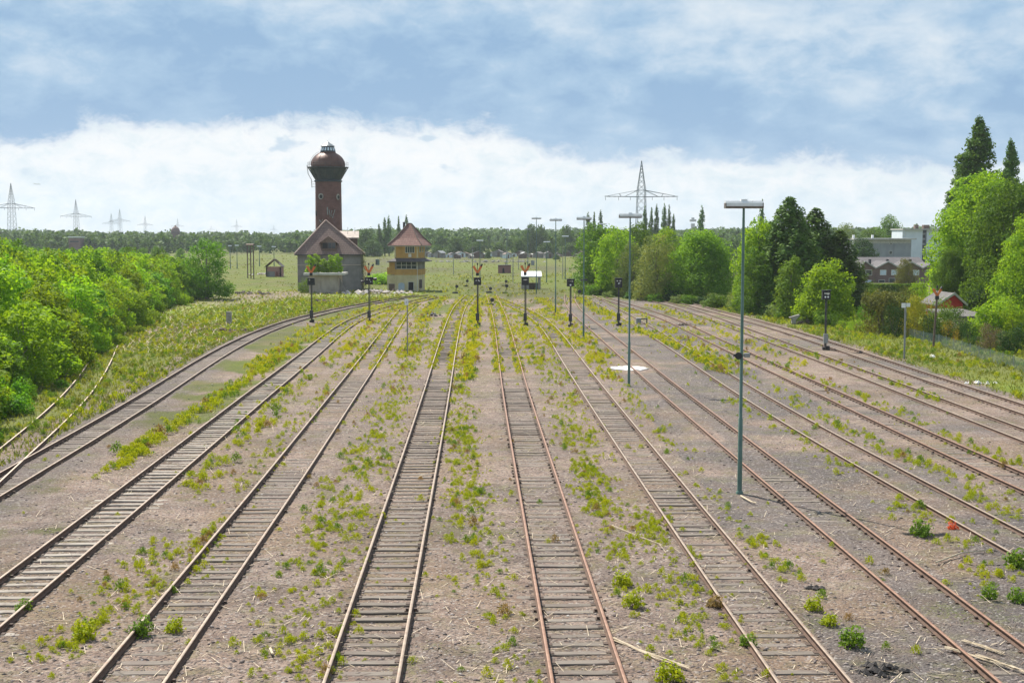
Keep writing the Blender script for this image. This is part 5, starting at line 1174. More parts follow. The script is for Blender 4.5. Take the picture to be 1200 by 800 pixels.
Yg2 = 330.; q0 = W(1035, 300, Yg2)[0]; f = lambda px: W(px, 300, Yg2)[0] - q0; fz = lambda py: W(1035, py, Yg2)[2]
root = thing('apartment_block', (q0, Yg2), 'grey flat roofed apartment block with two small windows behind the brick houses', 'apartment block')
MB().prism([(f(1000), 0), (f(1067.5), 0), (f(1067.5), 11), (f(1000), 11)], 'z', -.3, fz(281)).build('wall', M['wall_grey'], root)
q = MB(); q.box(((f(999) + f(1072)) / 2, 5.2, fz(280)), (f(1072) - f(999), 12.6, .36)); rf = q.build('roof', M['bargeboard'], root)
for px in (1004.5, 1027): q = MB(); q.box((f(px), 4, fz(277.5)), (.5, .5, 1.0)); q.build('chimney', M['white'], rf)
for py in (284.3, 296): window(root, f(1043.6), -.05, fz(py), 3.4 * Yg2 / 1500, 3.6 * Yg2 / 1500, 1, 1)
q = MB(); q.box((f(1033), -.06, fz(283)), (f(1067) - f(1000), .1, .9)); q.build('attic_band', M['bargeboard'], root)
Yg3 = 350.; q0 = W(1075, 300, Yg3)[0]; f = lambda px: W(px, 300, Yg3)[0] - q0; fz = lambda py: W(1075, py, Yg3)[2]
root = thing('apartment_block', (q0, Yg3), 'taller pale blue white apartment block with dark roof chimneys beside the huge tree', 'apartment block')
m = MB(); m.prism([(f(1057), 0), (f(1080.5), 0), (f(1080.5), 10), (f(1057), 10)], 'z', -.3, fz(269.5)); m.prism([(f(1085.5), 0), (f(1104), 0), (f(1104), 10), (f(1085.5), 10)], 'z', -.3, fz(269.5)); m.build('wall', M['wall_blue'], root)
q = MB(); q.prism([(f(1080.5), 1), (f(1085.5), 1), (f(1085.5), 10), (f(1080.5), 10)], 'z', -.3, fz(270)); q.build('stair_tower', M['glass'], root)
for k in range(5): q = MB(); q.box((f(1083), .8, fz(274 + 6 * k)), (f(1085.4) - f(1080.6), .5, .5)); q.build('balcony', M['wall_grey'], root)
q = MB(); q.box(((f(1056) + f(1105)) / 2, 4.8, fz(268.7)), (f(1105) - f(1056), 11.5, .35)); rf = q.build('roof', M['bargeboard'], root)
for px, w_ in ((1078, 4), (1089.5, 7)): q = MB(); q.box((f(px), 4, fz(266)), (w_ * Yg3 / 1500, 1.5, 1.2)); q.build('chimney', M['board'], rf)
for py in (274.5, 286): window(root, f(1059), -.05, fz(py), 2.4 * Yg3 / 1500, 3.6 * Yg3 / 1500, 1, 2, 'glass_sky')
Yd = 137.; q0 = W(1117, 300, Yd)[0]; f = lambda px: W(px, 300, Yd)[0] - q0; fz = lambda py: W(1117, py, Yd)[2]
root = thing('red_shed', (q0, Yd), 'bright red wooden shed with grey gable roof among the garden bushes', 'shed')
xl, xp, xr = f(1100), f(1118), f(1131.5); zl, zp, zr = fz(354), fz(343), fz(354.5)
MB().prism([(xl + .4, -.2), (xr - .15, -.2), (xr - .15, zr - .1), (xp, zp - .12), (xl + .4, zl + .1)], 'y', 0, 5).build('wall', M['red_wood'], root)
q = MB(); q.slab([(xl - .3, -.5, zl - .25), (xl - .3, 5.3, zl - .25), (xp, 5.3, zp), (xp, -.5, zp)], .14); q.slab([(xr + .2, -.5, zr - .2), (xr + .2, 5.3, zr - .2), (xp, 5.3, zp), (xp, -.5, zp)], .14); q.build('roof', M['roof_felt'], root)
q = MB(); q.slab([(xl - .3, -.58, zl - .16), (xl - .3, -.51, zl - .16), (xp, -.51, zp + .09), (xp, -.58, zp + .09)], .28); q.slab([(xr + .2, -.58, zr - .11), (xr + .2, -.51, zr - .11), (xp, -.51, zp + .09), (xp, -.58, zp + .09)], .28); q.build('bargeboard', M['bargeboard'], root)
Yf = 124.; q0 = W(1142, 300, Yf)[0]; f = lambda px: W(px, 300, Yf)[0] - q0; fz = lambda py: W(1142, py, Yf)[2]
root = thing('garage', (q0, Yf), 'low garage with a wide grey felt flat roof below the red shed', 'garage')
MB().prism([(f(1124), .3), (f(1166), .3), (f(1166), 9), (f(1124), 9)], 'z', -.2, fz(371)).build('wall', M['render_tan'], root)
q = MB(); q.slab([(f(1122), 0, fz(370.5)), (f(1168), 0, fz(370.5)), (f(1168), 9.4, fz(368)), (f(1122), 9.4, fz(368))], .2); q.build('roof', M['roof_felt'], root)
# chain link fence
fm, t, b, o_ = newmat('chain_link'); v = t.new('ShaderNodeTexCoord').outputs['UV']; x, y, z = t.sep(v)
fr_ = lambda a: t.math('ABSOLUTE', t.math('SUBTRACT', t.math('FRACT', a), .5))
ln = t.math('MAXIMUM', fr_(t.math('ADD', x, y)), fr_(t.math('SUBTRACT', x, y)))
tr = t.new('ShaderNodeBsdfTransparent'); mx = t.new('ShaderNodeMixShader'); t.put(mx.inputs[0], t.ss(ln, .36, .40)); t.l.new(tr.outputs[0], mx.inputs[1]); t.l.new(b.outputs[0], mx.inputs[2]); t.l.new(mx.outputs[0], o_.inputs[0])
t.put(b.inputs['Base Color'], (.06, .10, .11)); b.inputs['Roughness'].default_value = .5
FP = [G(1062, 396), G(1082, 401), G(1100, 405), G(1147, 420), G(1175, 429), G(1215, 441)]
root = thing('chain_link_fence', (*FP[0],), 'bluish green chain link fence between the bank and the gardens', 'fence')
m = MB(); pp = []
for i in range(len(FP) - 1):
    a_, b_ = Vector((*FP[i], 0)), Vector((*FP[i + 1], 0)); n = max(1, round((b_ - a_).length / 2.4)); pp += [a_.lerp(b_, k / n) for k in range(n)]
pp.append(Vector((*FP[-1], 0))); o0 = Vector((*FP[0], 0)); uv = []; d0 = 0
for i in range(len(pp) - 1):
    a_, b_ = pp[i] - o0, pp[i + 1] - o0; L = (b_ - a_).length; m.add([(a_.x, a_.y, .03), (b_.x, b_.y, .03), (b_.x, b_.y, .92), (a_.x, a_.y, .92)], [(0, 1, 2, 3)]); uv += [(d0, 0), (d0 + L, 0), (d0 + L, .9), (d0, .9)]; d0 += L
o = m.build('mesh_panel', fm, root); ul = o.data.uv_layers.new(name='uv')
for lp in o.data.loops:
    ul.data[lp.index].uv = tuple(c_ * 14 for c_ in uv[lp.vertex_index])
for p in pp: q = MB(); q.tube((p.x - o0.x, p.y - o0.y, -.05), (p.x - o0.x, p.y - o0.y, 1.0), .025, .025, 6); q.build('post', M['mast_grey'], root)
# ---------------------------------------------------------------- lamp masts
def lamp(px, yb, yt, wpx, lab, head='lamp_top', detail=True, hpx=None, Y=None, top='lamp_under_shaded'):
    X, Y = G(px, yb) if Y is None else (W(px, 300, Y)[0], Y)
    h = W(px, yt, Y)[2]; w_ = max(.9, wpx * Y / 1500); k = max(1., Y / 200)
    root = thing('lamp_mast', (X, Y), lab, 'lamp mast'); m = MB()
    r0 = .08 if detail else .075 * k
    m.path([(0, 0, -.2), (0, 0, h * .26), (0, 0, h * .262), (0, 0, h * .9), (0, 0, h - .2)], [r0 * 1.1, r0, r0 * .78, r0 * .62, r0 * .5], 12)
    if detail: m.lathe([(.13, -.1), (.13, .05), (.10, .1)], 12); m.box((.0, -.10, 1.0), (.07, .03, .45))
    m.build('mast', M['mast_green'], root, smooth=True)
    q = MB(); s = w_ / 2; d_ = .17; T = .21 if detail else .16 * k
    prof = [(-d_, -T * .45), (-d_ * .9, T * .1), (-d_ * .55, T * .45), (d_ * .55, T * .45), (d_ * .9, T * .1), (d_, -T * .45)]
    q.prism(prof, 'x', -s, s); hd = q.build('lamp_head', M[head], root, (0, 0, h - T * .6))
    q = MB(); q.prism([(-d_ * .97, -T * .455), (-d_ * .80, -T * .80), (d_ * .80, -T * .80), (d_ * .97, -T * .455)], 'x', -s * .97, s * .97); q.build('diffuser', M[top], hd)
    if detail:
        q = MB(); q.box((0, 0, T * .5 + .015), (.22, .16, .07)); q.build('clamp', M['white'], hd)
        q = MB(); q.box((-s * .985, -.0, -T * .35), (.03, d_ * 2.1, T * .9)); q.build('end_cap', M['lamp_under_shaded'], hd); q = MB(); q.box((s * .985, 0, -T * .35), (.03, d_ * 2.1, T * .9)); q.build('end_cap', M['lamp_under_shaded'], hd)
    return root, Y, h
root, Y, h = lamp(866.6, 578, 234.5, 44, 'nearest green lamp mast with wide flat lamp head and a round loudspeaker')
zsp = W(866, 416, Y)[2]
q = MB(); q.tube((-.30, -.02, zsp), (-.06, -.02, zsp), .05, .05, 10); q.tube((-.16, -.12, zsp), (-.16, -.30, zsp), .06, .13, 14); q.tube((-.16, -.1, zsp), (-.16, .05, zsp), .07, .07, 10); q.build('loudspeaker', M['black'], root)
q = MB(); q.box((.19, 0, zsp), (.2, .18, .14)); q.tube((.06, 0, zsp), (.1, 0, zsp), .03, .03, 8); q.build('junction_box', M['mast_grey'], root)
lamp(737, 453, 249.8, 26, 'second nearest green lamp mast standing by the white slab')
root, Y, h = lamp(683.8, 398, 253.8, 17, 'third green lamp mast with a small speaker, left of the row of trees')
z = W(683, 328, Y)[2]; q = MB(); q.tube((-.28, -.05, z), (-.05, -.05, z), .09, .06, 10); q.box((.18, 0, z), (.24, .2, .16)); q.build('loudspeaker', M['dark_iron'], root)
lamp(651, 367.5, 256, 14, 'fourth lamp mast, between the white roofed shelter and the fifth signal')
lamp(628.5, 344.5, 254.6, 11, 'fifth lamp mast rising behind the white roofed shelter')
for px, yb, yt, wpx, lab in ((562.5, 329, 281, 8, 'small far lamp mast with white head above the third marker signal'), (640.6, 331, 282.6, 7.5, 'far lamp mast with white head right of the shelter'), (662.3, 327.5, 276, 8, 'far pale headed lamp mast before a yellowish tree'),
  (706, 333.5, 261.5, 9, 'pale headed lamp mast standing against the left end of the tree row'), (618.6, 318, 267.5, 6, 'faint far lamp mast left of the fifth one'), (594, 312, 268, 5, 'faint far lamp mast above the red hut'),
  (321.3, 312, 288.3, 5, 'far lamp mast with white head above the brick hut'), (304.2, 312, 287.8, 5, 'far lamp mast with white head left of the brick hut'), (278, 315, 286.8, 4.5, 'far lamp mast with white head over the thicket end'), (270, 315, 287.2, 4, 'far lamp mast with white head leftmost over the thicket end')):
    lamp(px, yb, yt, wpx, lab, 'white' if 'white' in lab or 'pale' in lab else 'mast_grey', False, top='mast_grey')
for px, yb, yt, lab in ((553.8, 329, 291, 'thin grey pole left of the third marker signal'), (601.2, 331, 300, 'thin grey pole between the red hut and the shelter'), (659.5, 327, 291, 'thin grey pole left of the pale headed far mast'), (607.5, 316, 300, 'short thin grey pole right of the red hut'), (424, 305, 293, 'thin far pole right of the stone house'), (531.5, 322, 296, 'thin far pole right of the signal box')):
    X, Y = G(px, yb); root = thing('pole', (X, Y), lab, 'pole'); h = W(px, yt, Y)[2]; q = MB(); q.tube((0, 0, -.1), (0, 0, h), .09, .07, 8); q.build('shaft', M['mast_grey'], root); q = MB(); q.lathe([(.14, h - .02), (.14, h + .1), (.03, h + .2)], 8); q.build('cap', M['dark_iron'], root)

# ---------------------------------------------------------------- shunting signals
def v_marker(root, z, s=1.):
    q = MB()
    for sg, L in ((-1, 1.0), (1, 1.0)):
        a = R(29) * sg; ca_, sa_ = math.cos(a), math.sin(a); w_ = .11 * s
        p = [(0 - w_ * ca_, z + w_ * sa_), (w_ * ca_, z - w_ * sa_), (L * s * sa_ + w_ * 1.5 * ca_, z + L * s * ca_ - w_ * sa_), (L * s * sa_ - w_ * 1.5 * ca_, z + L * s * ca_ + w_ * sa_)]
        q.prism(p, 'y', -.05 + .012 * sg, -.02 + .012 * sg)
    o = q.build('marker_blade', M['orange'], root)
    q = MB(); q.tube((0, 0, z - .1), (0, 0, z + 1.08 * s), .035, .03, 6); q.box((0, -.0, z + 1.14 * s), (.14, .1, .2)); q.build('marker_rod', M['black'], root)
    q = MB(); q.tube((.44 * s, -.03, z + .86 * s), (.60 * s, -.03, z + 1.14 * s), .10, .08, 8); q.build('marker_tip', M['black'], root)
    q = MB(); q.box((0, -.03, z - .12), (.30, .16, .3)); q.build('marker_socket', M['black'], root)
def signal(px, yb, y0, y1, wpx, lab, marker=None, wings=False, lights=()):
    X, Y = G(px, yb); k = Y / 1500; zb, zt = W(px, y1, Y)[2], W(px, y0, Y)[2]; w_ = wpx * k; c = (zb + zt) / 2; hh = zt - zb
    root = thing('shunting_signal', (X, Y), lab, 'railway signal'); m = MB(); m.path([(0, 0, -.1), (0, 0, zb + .1)], [.075, .065], 10); m.build('mast', M['dark_iron'], root)
    m = MB(); m.box((0, 0, .1), (.42, .42, .3)); m.box((.12, -.2, .18), (.36, .3, .34)); m.build('base', M['char'], root)
    m = MB(); m.box((.0, -.13, .95), (.34, .26, .75)); m.box((.04, -.27, .75), (.2, .05, .2)); m.build('junction_box', M['mast_grey' if px > 900 else 'dark_iron'], root)
    m = MB(); m.box((0, 0, c), (w_, .34, hh), top=.97); m.box((0, -.05, zt + .01), (w_ + .06, .5, .05)); hd = m.build('signal_head', M['black'], root)
    for a, b_, s in lights:
        q = MB(); q.tube((a * w_ * .5, -.16, c + b_ * hh * .5), (a * w_ * .5, -.205, c + b_ * hh * .5), s, s, 12); q.build('lens', M['lens'], hd)
    q = MB()
    for a in (-.45, .45):
        q.add([(a * w_ * .5 + dx, -.17 - dy, c + .62 * hh * .5 + dz) for dx, dy, dz in ((-.13, 0, 0), (.13, 0, 0), (.13, .17, -.03), (-.13, .17, -.03), (-.13, 0, .03), (.13, 0, .03), (.13, .17, 0), (-.13, .17, 0))], [(0, 1, 2, 3), (7, 6, 5, 4), (0, 4, 5, 1), (1, 5, 6, 2), (2, 6, 7, 3), (3, 7, 4, 0)])
    q.build('hood', M['black'], hd)
    if wings:
        q = MB(); q.tube((-w_ * .95, .05, zt - .22), (w_ * .95, .05, zt - .05), .05, .05, 6); q.tube((-w_ * 1.0, -.05, c - .1), (-w_ * .5, 0, c), .16, .10, 8); q.tube((w_ * .98, -.05, c + .18), (w_ * .5, 0, c + .18), .17, .10, 8); q.build('side_hood', M['black'], root)
    q = MB(); q.tube((.12, .05, .3), (.12, .05, zb), .02, .02, 5); q.build('cable', M['black'], root)
    if marker: v_marker(root, W(px, marker, Y)[2], 9.4 * k)
signal(365.3, 378, 326, 334, 8.4, 'leftmost black signal with orange V marker, standing before the concrete shed', 320, lights=((-.4, .55, .09),))
signal(432.8, 378.5, 325, 333.2, 9.2, 'black signal with orange V marker and side hoods left of the signal box', 320, True, lights=((-.4, .5, .10), (.25, .35, .05), (.5, -.2, .04)))
signal(559.7, 382, 325.5, 334, 8.6, 'black signal with orange V marker right of the signal box', 320, lights=((-.35, .3, .06), (.25, .35, .07), (.5, .15, .06)))
signal(615.4, 382, 325, 334, 8.4, 'black signal with orange V marker in front of the white roofed shelter', 319.5, lights=((-.3, .4, .06), (.1, .4, .07), (.45, .45, .06)))
signal(668.3, 383, 327, 335.6, 8.6, 'black signal without marker left of the third lamp mast', lights=((-.4, .5, .04), (0, .45, .04), (.48, .5, .09), (0, -.6, .09)))
signal(724.6, 382, 326, 337, 8.6, 'black signal without marker just left of the second lamp mast', lights=((-.4, .5, .09), (.42, .5, .10), (-.05, -.1, .06), (.25, -.05, .05)))
signal(966.8, 410, 340.3, 351, 9.6, 'rightmost black signal with a grey box, before the lime green tree', lights=((-.4, .4, .07), (-.1, .4, .07), (.35, .4, .12), (-.3, -.4, .07), (.35, -.4, .07)))
X, Y = G(1093.5, 408); root = thing('marker_mast', (X, Y), 'rusty post carrying an orange V marker at the garden fence', 'railway marker')
q = MB(); q.tube((0, 0, -.1), (.2, 0, W(1096, 348, Y)[2]), .10, .085, 8); q.build('mast', M['wood_post'], root); zz = W(1096, 347, Y)[2]
v_marker(root, zz, .68)
for o in root.children:
    if o.name.startswith('marker'): o.location.x = .2
def sign_post(px, yb, yt, pw, ph, lab, double=False):
    X, Y = G(px, yb); k = Y / 1500; h = W(px, yt, Y)[2]; root = thing('sign_post', (X, Y), lab, 'sign post'); r_ = .045 if not double else .07
    q = MB(); q.tube((0, 0, -.1), (0, 0, h), r_, r_, 10); q.build('post', M['mast_grey'], root); w_, hh = pw * k, ph * k
    if double:
        q = MB(); q.box((-w_ * .26, -.09, h - hh / 2), (w_ * .48, .03, hh)); q.box((w_ * .27, -.09, h - hh * .42), (w_ * .46, .03, hh * .8)); q.build('plate', M['white'], root); q = MB(); q.box((0, -.05, h - hh / 2), (.1, .05, hh * 1.2)); q.build('bracket', M['dark_iron'], root)
    else:
        q = MB(); q.box((-.05, -.06, h - hh / 2), (w_, .03, hh)); q.build('plate', M['white'], root); q = MB(); q.box((-.05, -.08, h - hh * .55), (.02, .02, hh * .4)); q.build('mark', M['dark_iron'], root)
sign_post(477.6, 417, 350, 4.4, 7.4, 'thin grey post with a small white plate between the weedy tracks')
sign_post(1059.6, 421, 355, 10, 5.4, 'stout grey post with a pair of white plates on the right bank', True)
X, Y = G(1189, 382.5); root = thing('mast', (X, Y), 'thin white mast rising from the gardens at the right edge', 'mast'); h = W(1189, 333, Y)[2]
q = MB(); q.tube((0, 0, 0), (0, 0, h), .055, .04, 8); q.build('shaft', M['white'], root); q = MB(); q.tube((-.1, 0, h), (.1, 0, h), .06, .06, 8); q.build('top_fitting', M['white'], root)
X, Y = W(1179.5, 300, 117)[:2]; root = thing('chimney_stack', (X, Y), 'small brown chimney stack between the dark bushes near the right edge', 'chimney'); h = W(1179, 376, Y)[2]
q = MB(); q.box((0, 0, h / 2), (.36, .36, h)); q.build('stack', M['brick_brown'], root); q = MB(); q.tube((0, 0, h), (0, 0, h + .28), .12, .1, 8); q.build('pot', M['mast_grey'], root)

# ---------------------------------------------------------------- pylons
def pylon_proto():
    root = thing('lattice_pylon', (0, 0), None, 'pylon'); H, za, zk = 45., 28., 31.2
    def hw(z): return 2.75 + (1.75 - 2.75) * min(1, z / zk) if z < zk else 1.75 * (1 - (z - zk) / (H - zk)) + .08
    lv = [0, 6.5, 12, 16.5, 20.5, 24, za, zk, 34, 36.5, 38.7, 40.5, 42, 43.3, H]; q = MB(); w_ = .12
    for s, t in ((-1, -1), (1, -1), (1, 1), (-1, 1)):
        for a, b_ in zip(lv, lv[1:]): q.tube((s * hw(a), t * hw(a), a), (s * hw(b_), t * hw(b_), b_), w_, w_, 4)
    for i, (a, b_) in enumerate(zip(lv, lv[1:])):
        for k in range(4):
            c_ = [(-1, -1), (1, -1), (1, 1), (-1, 1)]; p, r_ = c_[k], c_[(k + 1) % 4]
            q.tube((p[0] * hw(a), p[1] * hw(a), a), (r_[0] * hw(b_), r_[1] * hw(b_), b_), .065, .065, 4); q.tube((r_[0] * hw(a), r_[1] * hw(a), a), (p[0] * hw(b_), p[1] * hw(b_), b_), .065, .065, 4)
            if i in (6, 7): q.tube((p[0] * hw(a), p[1] * hw(a), a), (r_[0] * hw(a), r_[1] * hw(a), a), .11, .11, 4)
    q.build('tower_body', M['iron_blue'], root)
    for s in (-1, 1):
        q = MB(); L = 17.5; x0 = 1.6
        for t in (-1, 1):
            q.tube((s * x0, t * 1.6, za), (s * L, t * .15, za + .3), .17, .14, 4); q.tube((s * x0, t * 1.5, zk), (s * L * .92, t * .2, za + .5), .11, .08, 4)
            q.tube((s * x0, t * 1.5, zk), (s * L * .46, t * .9, za + .15), .09, .09, 4); q.tube((s * L * .55, t * .8, za + .2), (s * L * .60, t * .7, za + 1.55), .07, .07, 4)
            for k in range(6): a = x0 + (L - x0) * k / 6; b_ = x0 + (L - x0) * (k + 1) / 6; q.tube((s * a, t * (1.6 - 1.45 * k / 6), za), (s * b_, -t * (1.6 - 1.45 * (k + 1) / 6), za + .2), .07, .07, 4)
        arm = q.build('crossarm', M['iron_blue'], root)
        q = MB()
        for x in (L * .98, L * .62, L * .3): q.tube((s * x, 0, za), (s * x, 0, za - 1.6), .10, .10, 6)
        q.build('insulator', M['tank_dark'], arm)
    q = MB(); q.lathe([(.3, H - .2), (.3, H + .3), (.05, H + .5)], 8); q.build('tip', M['iron_blue'], root)
    return root
PYP = pylon_proto(); first = True
for px, yt, wpx, Y, lab in ((751, 189, 86, 600, 'large near lattice pylon with one wide crossarm above the tree row'), (15.3, 215, 34, 900, 'leftmost lattice pylon, crossarm reaching the left edge'), (90.5, 234, 24, 1290, 'second lattice pylon from the left'),
   (131.5, 250, 14, 2100, 'lower left one of two far pylons standing close together'), (141.5, 245, 15, 1850, 'taller right one of two far pylons standing close together'), (171, 253, 12, 2350, 'small far pylon right of the close pair'),
   (209, 256, 10, 2750, 'small far pylon directly behind the distant dark water tower'), (278, 257, 9, 2900, 'tiny far pylon above the thicket end'), (248, 263.5, 5, 3900, 'faintest far pylon right of the distant water tower'), (321.5, 263.5, 6, 3700, 'tiny far pylon above the brick hut')):
    X = W(px, 300, Y)[0]; h = W(px, yt, Y)[2]; sc_ = h / 45.2; full = 35 * sc_ * 1500 / Y; a = math.acos(max(.2, min(1., wpx / full)))
    o = PYP if first else dup(PYP, (0, 0)); first = False; o.location = (X, Y, 0); o.scale = (sc_,) * 3; o.rotation_euler = (0, 0, a * .9); o['label'] = lab
    if px == 751: o.rotation_euler = (0, 0, R(4)); o.scale = (sc_ * wpx / full, sc_, sc_)
# distant things over the wood
Y = 820; k = Y / 1500; X = W(206.3, 300, Y)[0]; f = lambda py: W(206, py, Y)[2]; root = thing('distant_water_tower', (X, Y), 'distant dark water tower with bulbous tank above the far wood', 'water tower')
MB().lathe([(3.4 * k, 0), (3.2 * k, f(277.5))], 20).build('shaft', M['brick_brown'], root, smooth=True)
MB().lathe([(3.2 * k, f(277.6)), (4.9 * k, f(273.5)), (5.1 * k, f(271)), (4.3 * k, f(268)), (2.2 * k, f(265.8)), (1.2 * k, f(265.6)), (1.0 * k, f(264.4)), (.2 * k, f(263.8))], 20).build('tank', M['brick_brown'], root, smooth=True)
MB().lathe([(5.3 * k, f(272.6)), (5.3 * k, f(272.1))], 20).build('gallery', M['tank_dark'], root)
Y = 1900; k = Y / 1500; X = W(811.5, 300, Y)[0]; f = lambda py: W(811, py, Y)[2]; root = thing('lookout_tower', (X, Y), 'hazy blue tower with a wide top platform on the far skyline', 'tower')
q = MB(); q.box((0, 0, f(262) / 2), (4.2 * k, 4 * k, f(262))); q.build('shaft', M['mast_grey'], root); q = MB(); q.box((0, 0, f(258.5)), (7 * k, 7 * k, 2.5 * k)); q.box((0, 0, f(256)), (3 * k, 3 * k, 2 * k)); q.build('platform', M['mast_grey'], root)
Y = 640; k = Y / 1500; X = W(88.5, 300, Y)[0]; f = lambda py: W(88, py, Y)[2]; root = thing('industrial_hall', (X, Y), 'dark reddish hall with a white top band among the far trees on the left', 'hall')
MB().box((0, 2, f(279) / 2), (14 * k, 6, f(279))).build('wall', M['brick_brown'], root); q = MB(); q.box((0, 2, f(277.8)), (15 * k, 6.6, 1.1 * k)); q.build('roof', M['white'], root); q = MB(); q.box((0, -1.1, f(283)), (10 * k, .12, 1.6 * k)); q.build('window_band', M['glass'], root)
Y = 2500; X, _, z = W(43.5, 215.8, Y); root = thing('aeroplane', (X, Y, z), 'tiny airliner in the sky right of the leftmost pylon', 'aeroplane', rz=R(12))
q = MB(); q.path([(-6.2, 0, .3), (-5, 0, .1), (0, 0, 0), (5, 0, 0), (6.3, 0, -.2)], [.12, .5, .75, .7, .12], 10); q.build('fuselage', M['mast_grey'], root)
for s in (-1, 1): q = MB(); q.slab([(1.2, s * .5, 0), (-.8, s * .5, 0), (-2.6, s * 6.5, .5), (-1.8, s * 6.5, .5)], .15); q.build('wing', M['mast_grey'], root)
q = MB(); q.prism([(-4.6, .3), (-6.2, .3), (-6.6, 2.2), (-5.9, 2.2)], 'y', -.08, .08); q.slab([(-5, -1.9, .5), (-5.0, 1.9, .5), (-6.2, 1.9, .5), (-6.2, -1.9, .5)], .1); q.build('tail', M['mast_grey'], root)

# ---------------------------------------------------------------- yard clutter
def gp(px, py): X, Y = G(px, py); return X, Y, float(gz([X], [Y])[0])
x, y, z = gp(737, 432); root = None
q = MB(); rr = random.Random(3); n = 34; w_, d_ = 23 * y / 1500, 1.5
q.prism([(w_ * math.cos(k * 6.283 / n) * rr.uniform(.78, 1.08), d_ * math.sin(k * 6.283 / n) * rr.uniform(.7, 1.15)) for k in range(n)], 'z', -.05, .045)
tag(q.build('lime_patch', M['lime'], None, (x, y, z)), 'white spill of lime lying behind the second lamp mast', 'spill')
def heap(px, py, rx, ry, h, mat, n, lab, seed, smin=.12, smax=.45, cat='heap', name='rubble_heap'):
    x, y, z = gp(px, py); q = MB(); r = random.Random(seed)
    for i in range(n):
        a, d_ = r.uniform(0, 6.28), r.random() ** .6; s = r.uniform(smin, smax); cx, cy = math.cos(a) * d_ * rx, math.sin(a) * d_ * ry; cz = h * (1 - d_) * r.uniform(.3, 1)
        vs = [(cx + u * s * r.uniform(.6, 1.2), cy + v_ * s * r.uniform(.6, 1.2), cz + w_ * s * r.uniform(.4, .9)) for u, v_, w_ in ico]
        q.add(vs, icf)
    tag(q.build(name, M[mat], None, (x, y, z)), lab, cat, kind='stuff' if n >= 18 else None)
heap(440, 344, 6.5, 4, .6, 'rubble', 90, 'pale pinkish rubble heap between the concrete shed and the signal box', 5, .2, .6)
heap(262, 388.5, 3.2, 1.2, .35, 'wood_post', 40, 'dark heap of old timber on the left bank', 6, .12, .4)
heap(376, 354, 2.4, 1, .4, 'wood_post', 26, 'small dark brown heap on the grass before the concrete shed', 7, .15, .4)
heap(278, 345, 6, 3, .6, 'bark', 70, 'dry brush heap at the end of the thicket', 8, .15, .5)
heap(947, 380, 1.9, .9, .5, 'wood_post', 34, 'jumbled brown root heap beside the grey concrete block on the right bank', 9, .1, .35)
heap(1031, 787, .62, .38, .22, 'char', 46, 'black charred heap at the lower right', 10, .05, .16)
heap(957, 691, .30, .12, .08, 'char', 9, 'flat black scrap lying on the dark ash patch', 11, .06, .14, 'scrap', 'scrap')
heap(310, 322, 5, 2, .5, 'rubble', 40, 'low pale rubble line before the brick hut', 12, .2, .5)
heap(570, 307, 20, 2, .5, 'stone', 70, 'long low grey rubble line out on the plain', 13, .3, .8)
heap(1092, 420, .22, .18, .2, 'stone_pale', 4, 'white boulder lying on the right bank', 14, .25, .34, 'boulder', 'boulder')
heap(505, 371, 1.6, .9, .4, 'dark_iron', 18, 'scrap iron lying between the weedy tracks by the white plated post', 15, .1, .35, 'scrap', 'scrap')
heap(1150, 450, 1.6, .5, .2, 'stone_pale', 8, 'scattered white stones on the right bank', 16, .1, .25, 'stones', 'bank_stones')
x, y, z = gp(268.5, 379); q = MB(); q.box((0, 0, .6), (.55, .4, 1.3), top=.9); tag(q.build('marker_stone', M['stone'], None, (x, y, z)), 'upright grey concrete marker stone on the left bank', 'marker stone')
x, y, z = gp(930, 380); q = MB(); q.prism([(-.22, 0), (.2, 0), (.2, .45), (.62, .9), (.55, 1.02), (-.5, .72), (-.22, .5)], 'y', -.2, .2); tag(q.build('concrete_block', M['stone'], None, (x, y, z)), 'tilted grey concrete block at the foot of the trees on the right bank', 'concrete block')
def lever(px, py, h_, lab):
    x, y, z = gp(px, py); root = thing('switch_stand', (x, y, z), lab, 'switch stand'); q = MB(); q.box((0, 0, .12), (.9, .35, .24)); q.build('base', M['dark_iron'], root)
    q = MB(); q.tube((.1, 0, .2), (.25, 0, h_), .05, .04, 6); q.build('lever', M['dark_iron'], root); q = MB(); q.tube((.25, -.12, h_), (.25, .12, h_), .26, .26, 12); q.build('weight', M['black'], root)
lever(533.5, 344, 1.1, 'dark switch stand at the head of the left ladder tracks'); lever(546, 336, 1.0, 'dark switch stand in the grass behind the left ladder'); lever(573, 343.5, .7, 'low dark switch stand at the far end of the middle track')
lever(591.5, 335.5, .9, 'dark switch stand in the grass before the red hut'); lever(592, 344, 1.2, 'taller dark switch stand nearer than the one before the red hut'); lever(677, 350, 1.0, 'dark switch stand at the head of the track by the third lamp mast'); lever(750, 352, .9, 'dark switch stand between the far right tracks')
lever(574.5, 357.5, .7, 'dark switch stand between the rails of the middle track')
x, y, z = gp(751, 380); root = thing('point_machine', (x, y, z), 'grey point machine with a frame between the tracks right of the second lamp mast', 'point machine')
q = MB(); q.box((-.25, 0, .35), (.5, .6, .55)); q.build('housing', M['mast_grey'], root); q = MB(); q.box((.32, 0, .55), (.7, .5, .1)); q.box((.62, 0, .25), (.08, .5, .5)); q.build('bracket', M['dark_iron'], root)
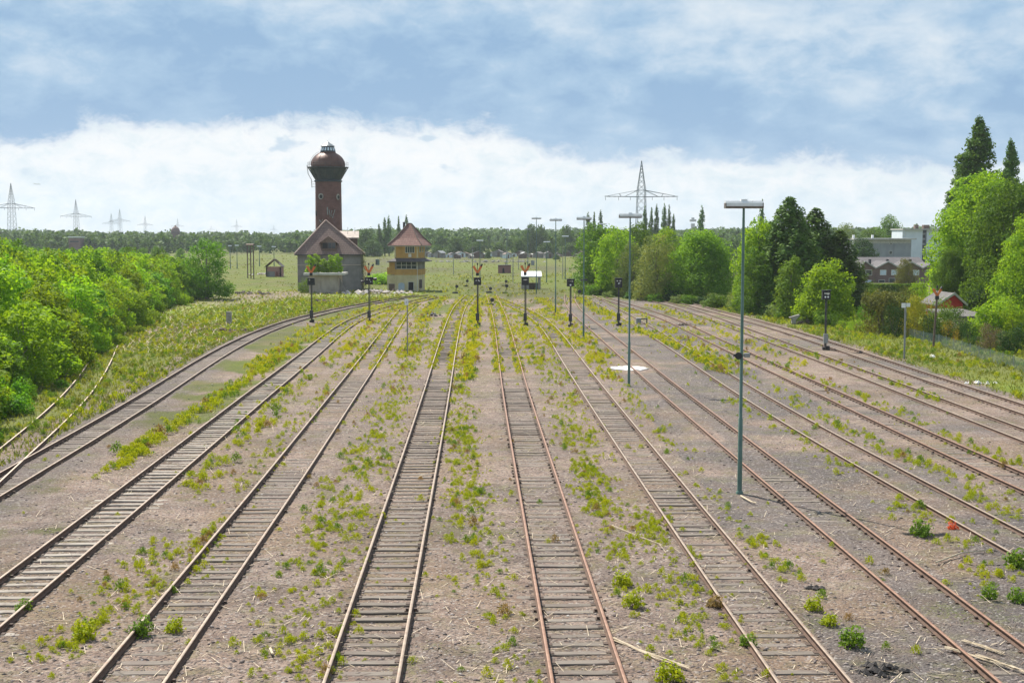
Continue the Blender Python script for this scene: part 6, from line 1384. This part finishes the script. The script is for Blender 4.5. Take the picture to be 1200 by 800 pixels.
x, y, z = gp(807, 381); heap(803, 381.5, 1.1, .5, .3, 'wood_post', 12, 'dark broken timber between the far right tracks', 17, .12, .3, 'timber', 'timber')
def cane(P, lab, r0=.014, n=3):
    x, y, z = gp(*P[0]); q = MB(); r = random.Random(len(lab))
    for i in range(n):
        pts = []
        for p in P: X, Y = G(*p); pts.append((X - x + r.uniform(-.06, .06), Y - y + r.uniform(-.06, .06), .05 + r.uniform(0, .05)))
        q.path(pts, [r0 * (1 - .6 * k / len(pts)) for k in range(len(pts))], 5)
    tag(q.build('dry_cane', M['straw'], None, (x, y, z)), lab, 'dry cane')
cane([(718, 752), (740, 762), (770, 774), (806, 787)], 'long pale dry canes lying right of the middle track', .022, 4)
cane([(718, 618), (745, 630), (775, 643)], 'single long dry cane between the middle and next right track', .014, 1)
cane([(1096, 664), (1130, 652), (1165, 648)], 'fallen grey branch below the red plant', .028, 1)
cane([(868, 583), (880, 590), (886, 592)], 'short white pipe at the foot of the nearest lamp mast', .035, 1)
cane([(320, 772), (318, 766), (322, 764)], 'bleached stick near the lower left weeds', .02, 2)
for j, (px, py) in enumerate(((1130, 770), (1165, 778), (1150, 760), (1185, 785))):
    cane([(px - 22, py - 6), (px, py), (px + 24, py + 9)], ('straw drift left end beside the stout track at the lower right', 'straw drift at the middle of the stout track at the lower right', 'upper straw drift between the rails at the lower right', 'straw drift in the lower right corner')[j], .009, 12)
RP = shrub_proto('red_plant', .42, .3, 130, .10, 'plant_red', 640, 5, 'plant'); put(RP, 1115.5, 622, 609, 14, 'vivid red leaved plant by the half buried track')

# ---------------------------------------------------------------- air
hm = bpy.data.materials.new('haze_air'); hm.use_nodes = True; hm.node_tree.nodes.clear(); t = NT(hm.node_tree)
pv = t.new('ShaderNodeVolumePrincipled'); pv.inputs['Color'].default_value = (.86, .93, 1, 1); pv.inputs['Density'].default_value = HAZE; pv.inputs['Anisotropy'].default_value = .2
ho = t.new('ShaderNodeOutputMaterial'); t.l.new(pv.outputs[0], ho.inputs['Volume'])
m = MB(); m.box((0, 2250, 64.5), (6400, 5000, 131)); o = m.build('haze', hm); tag(o, kind='stuff')
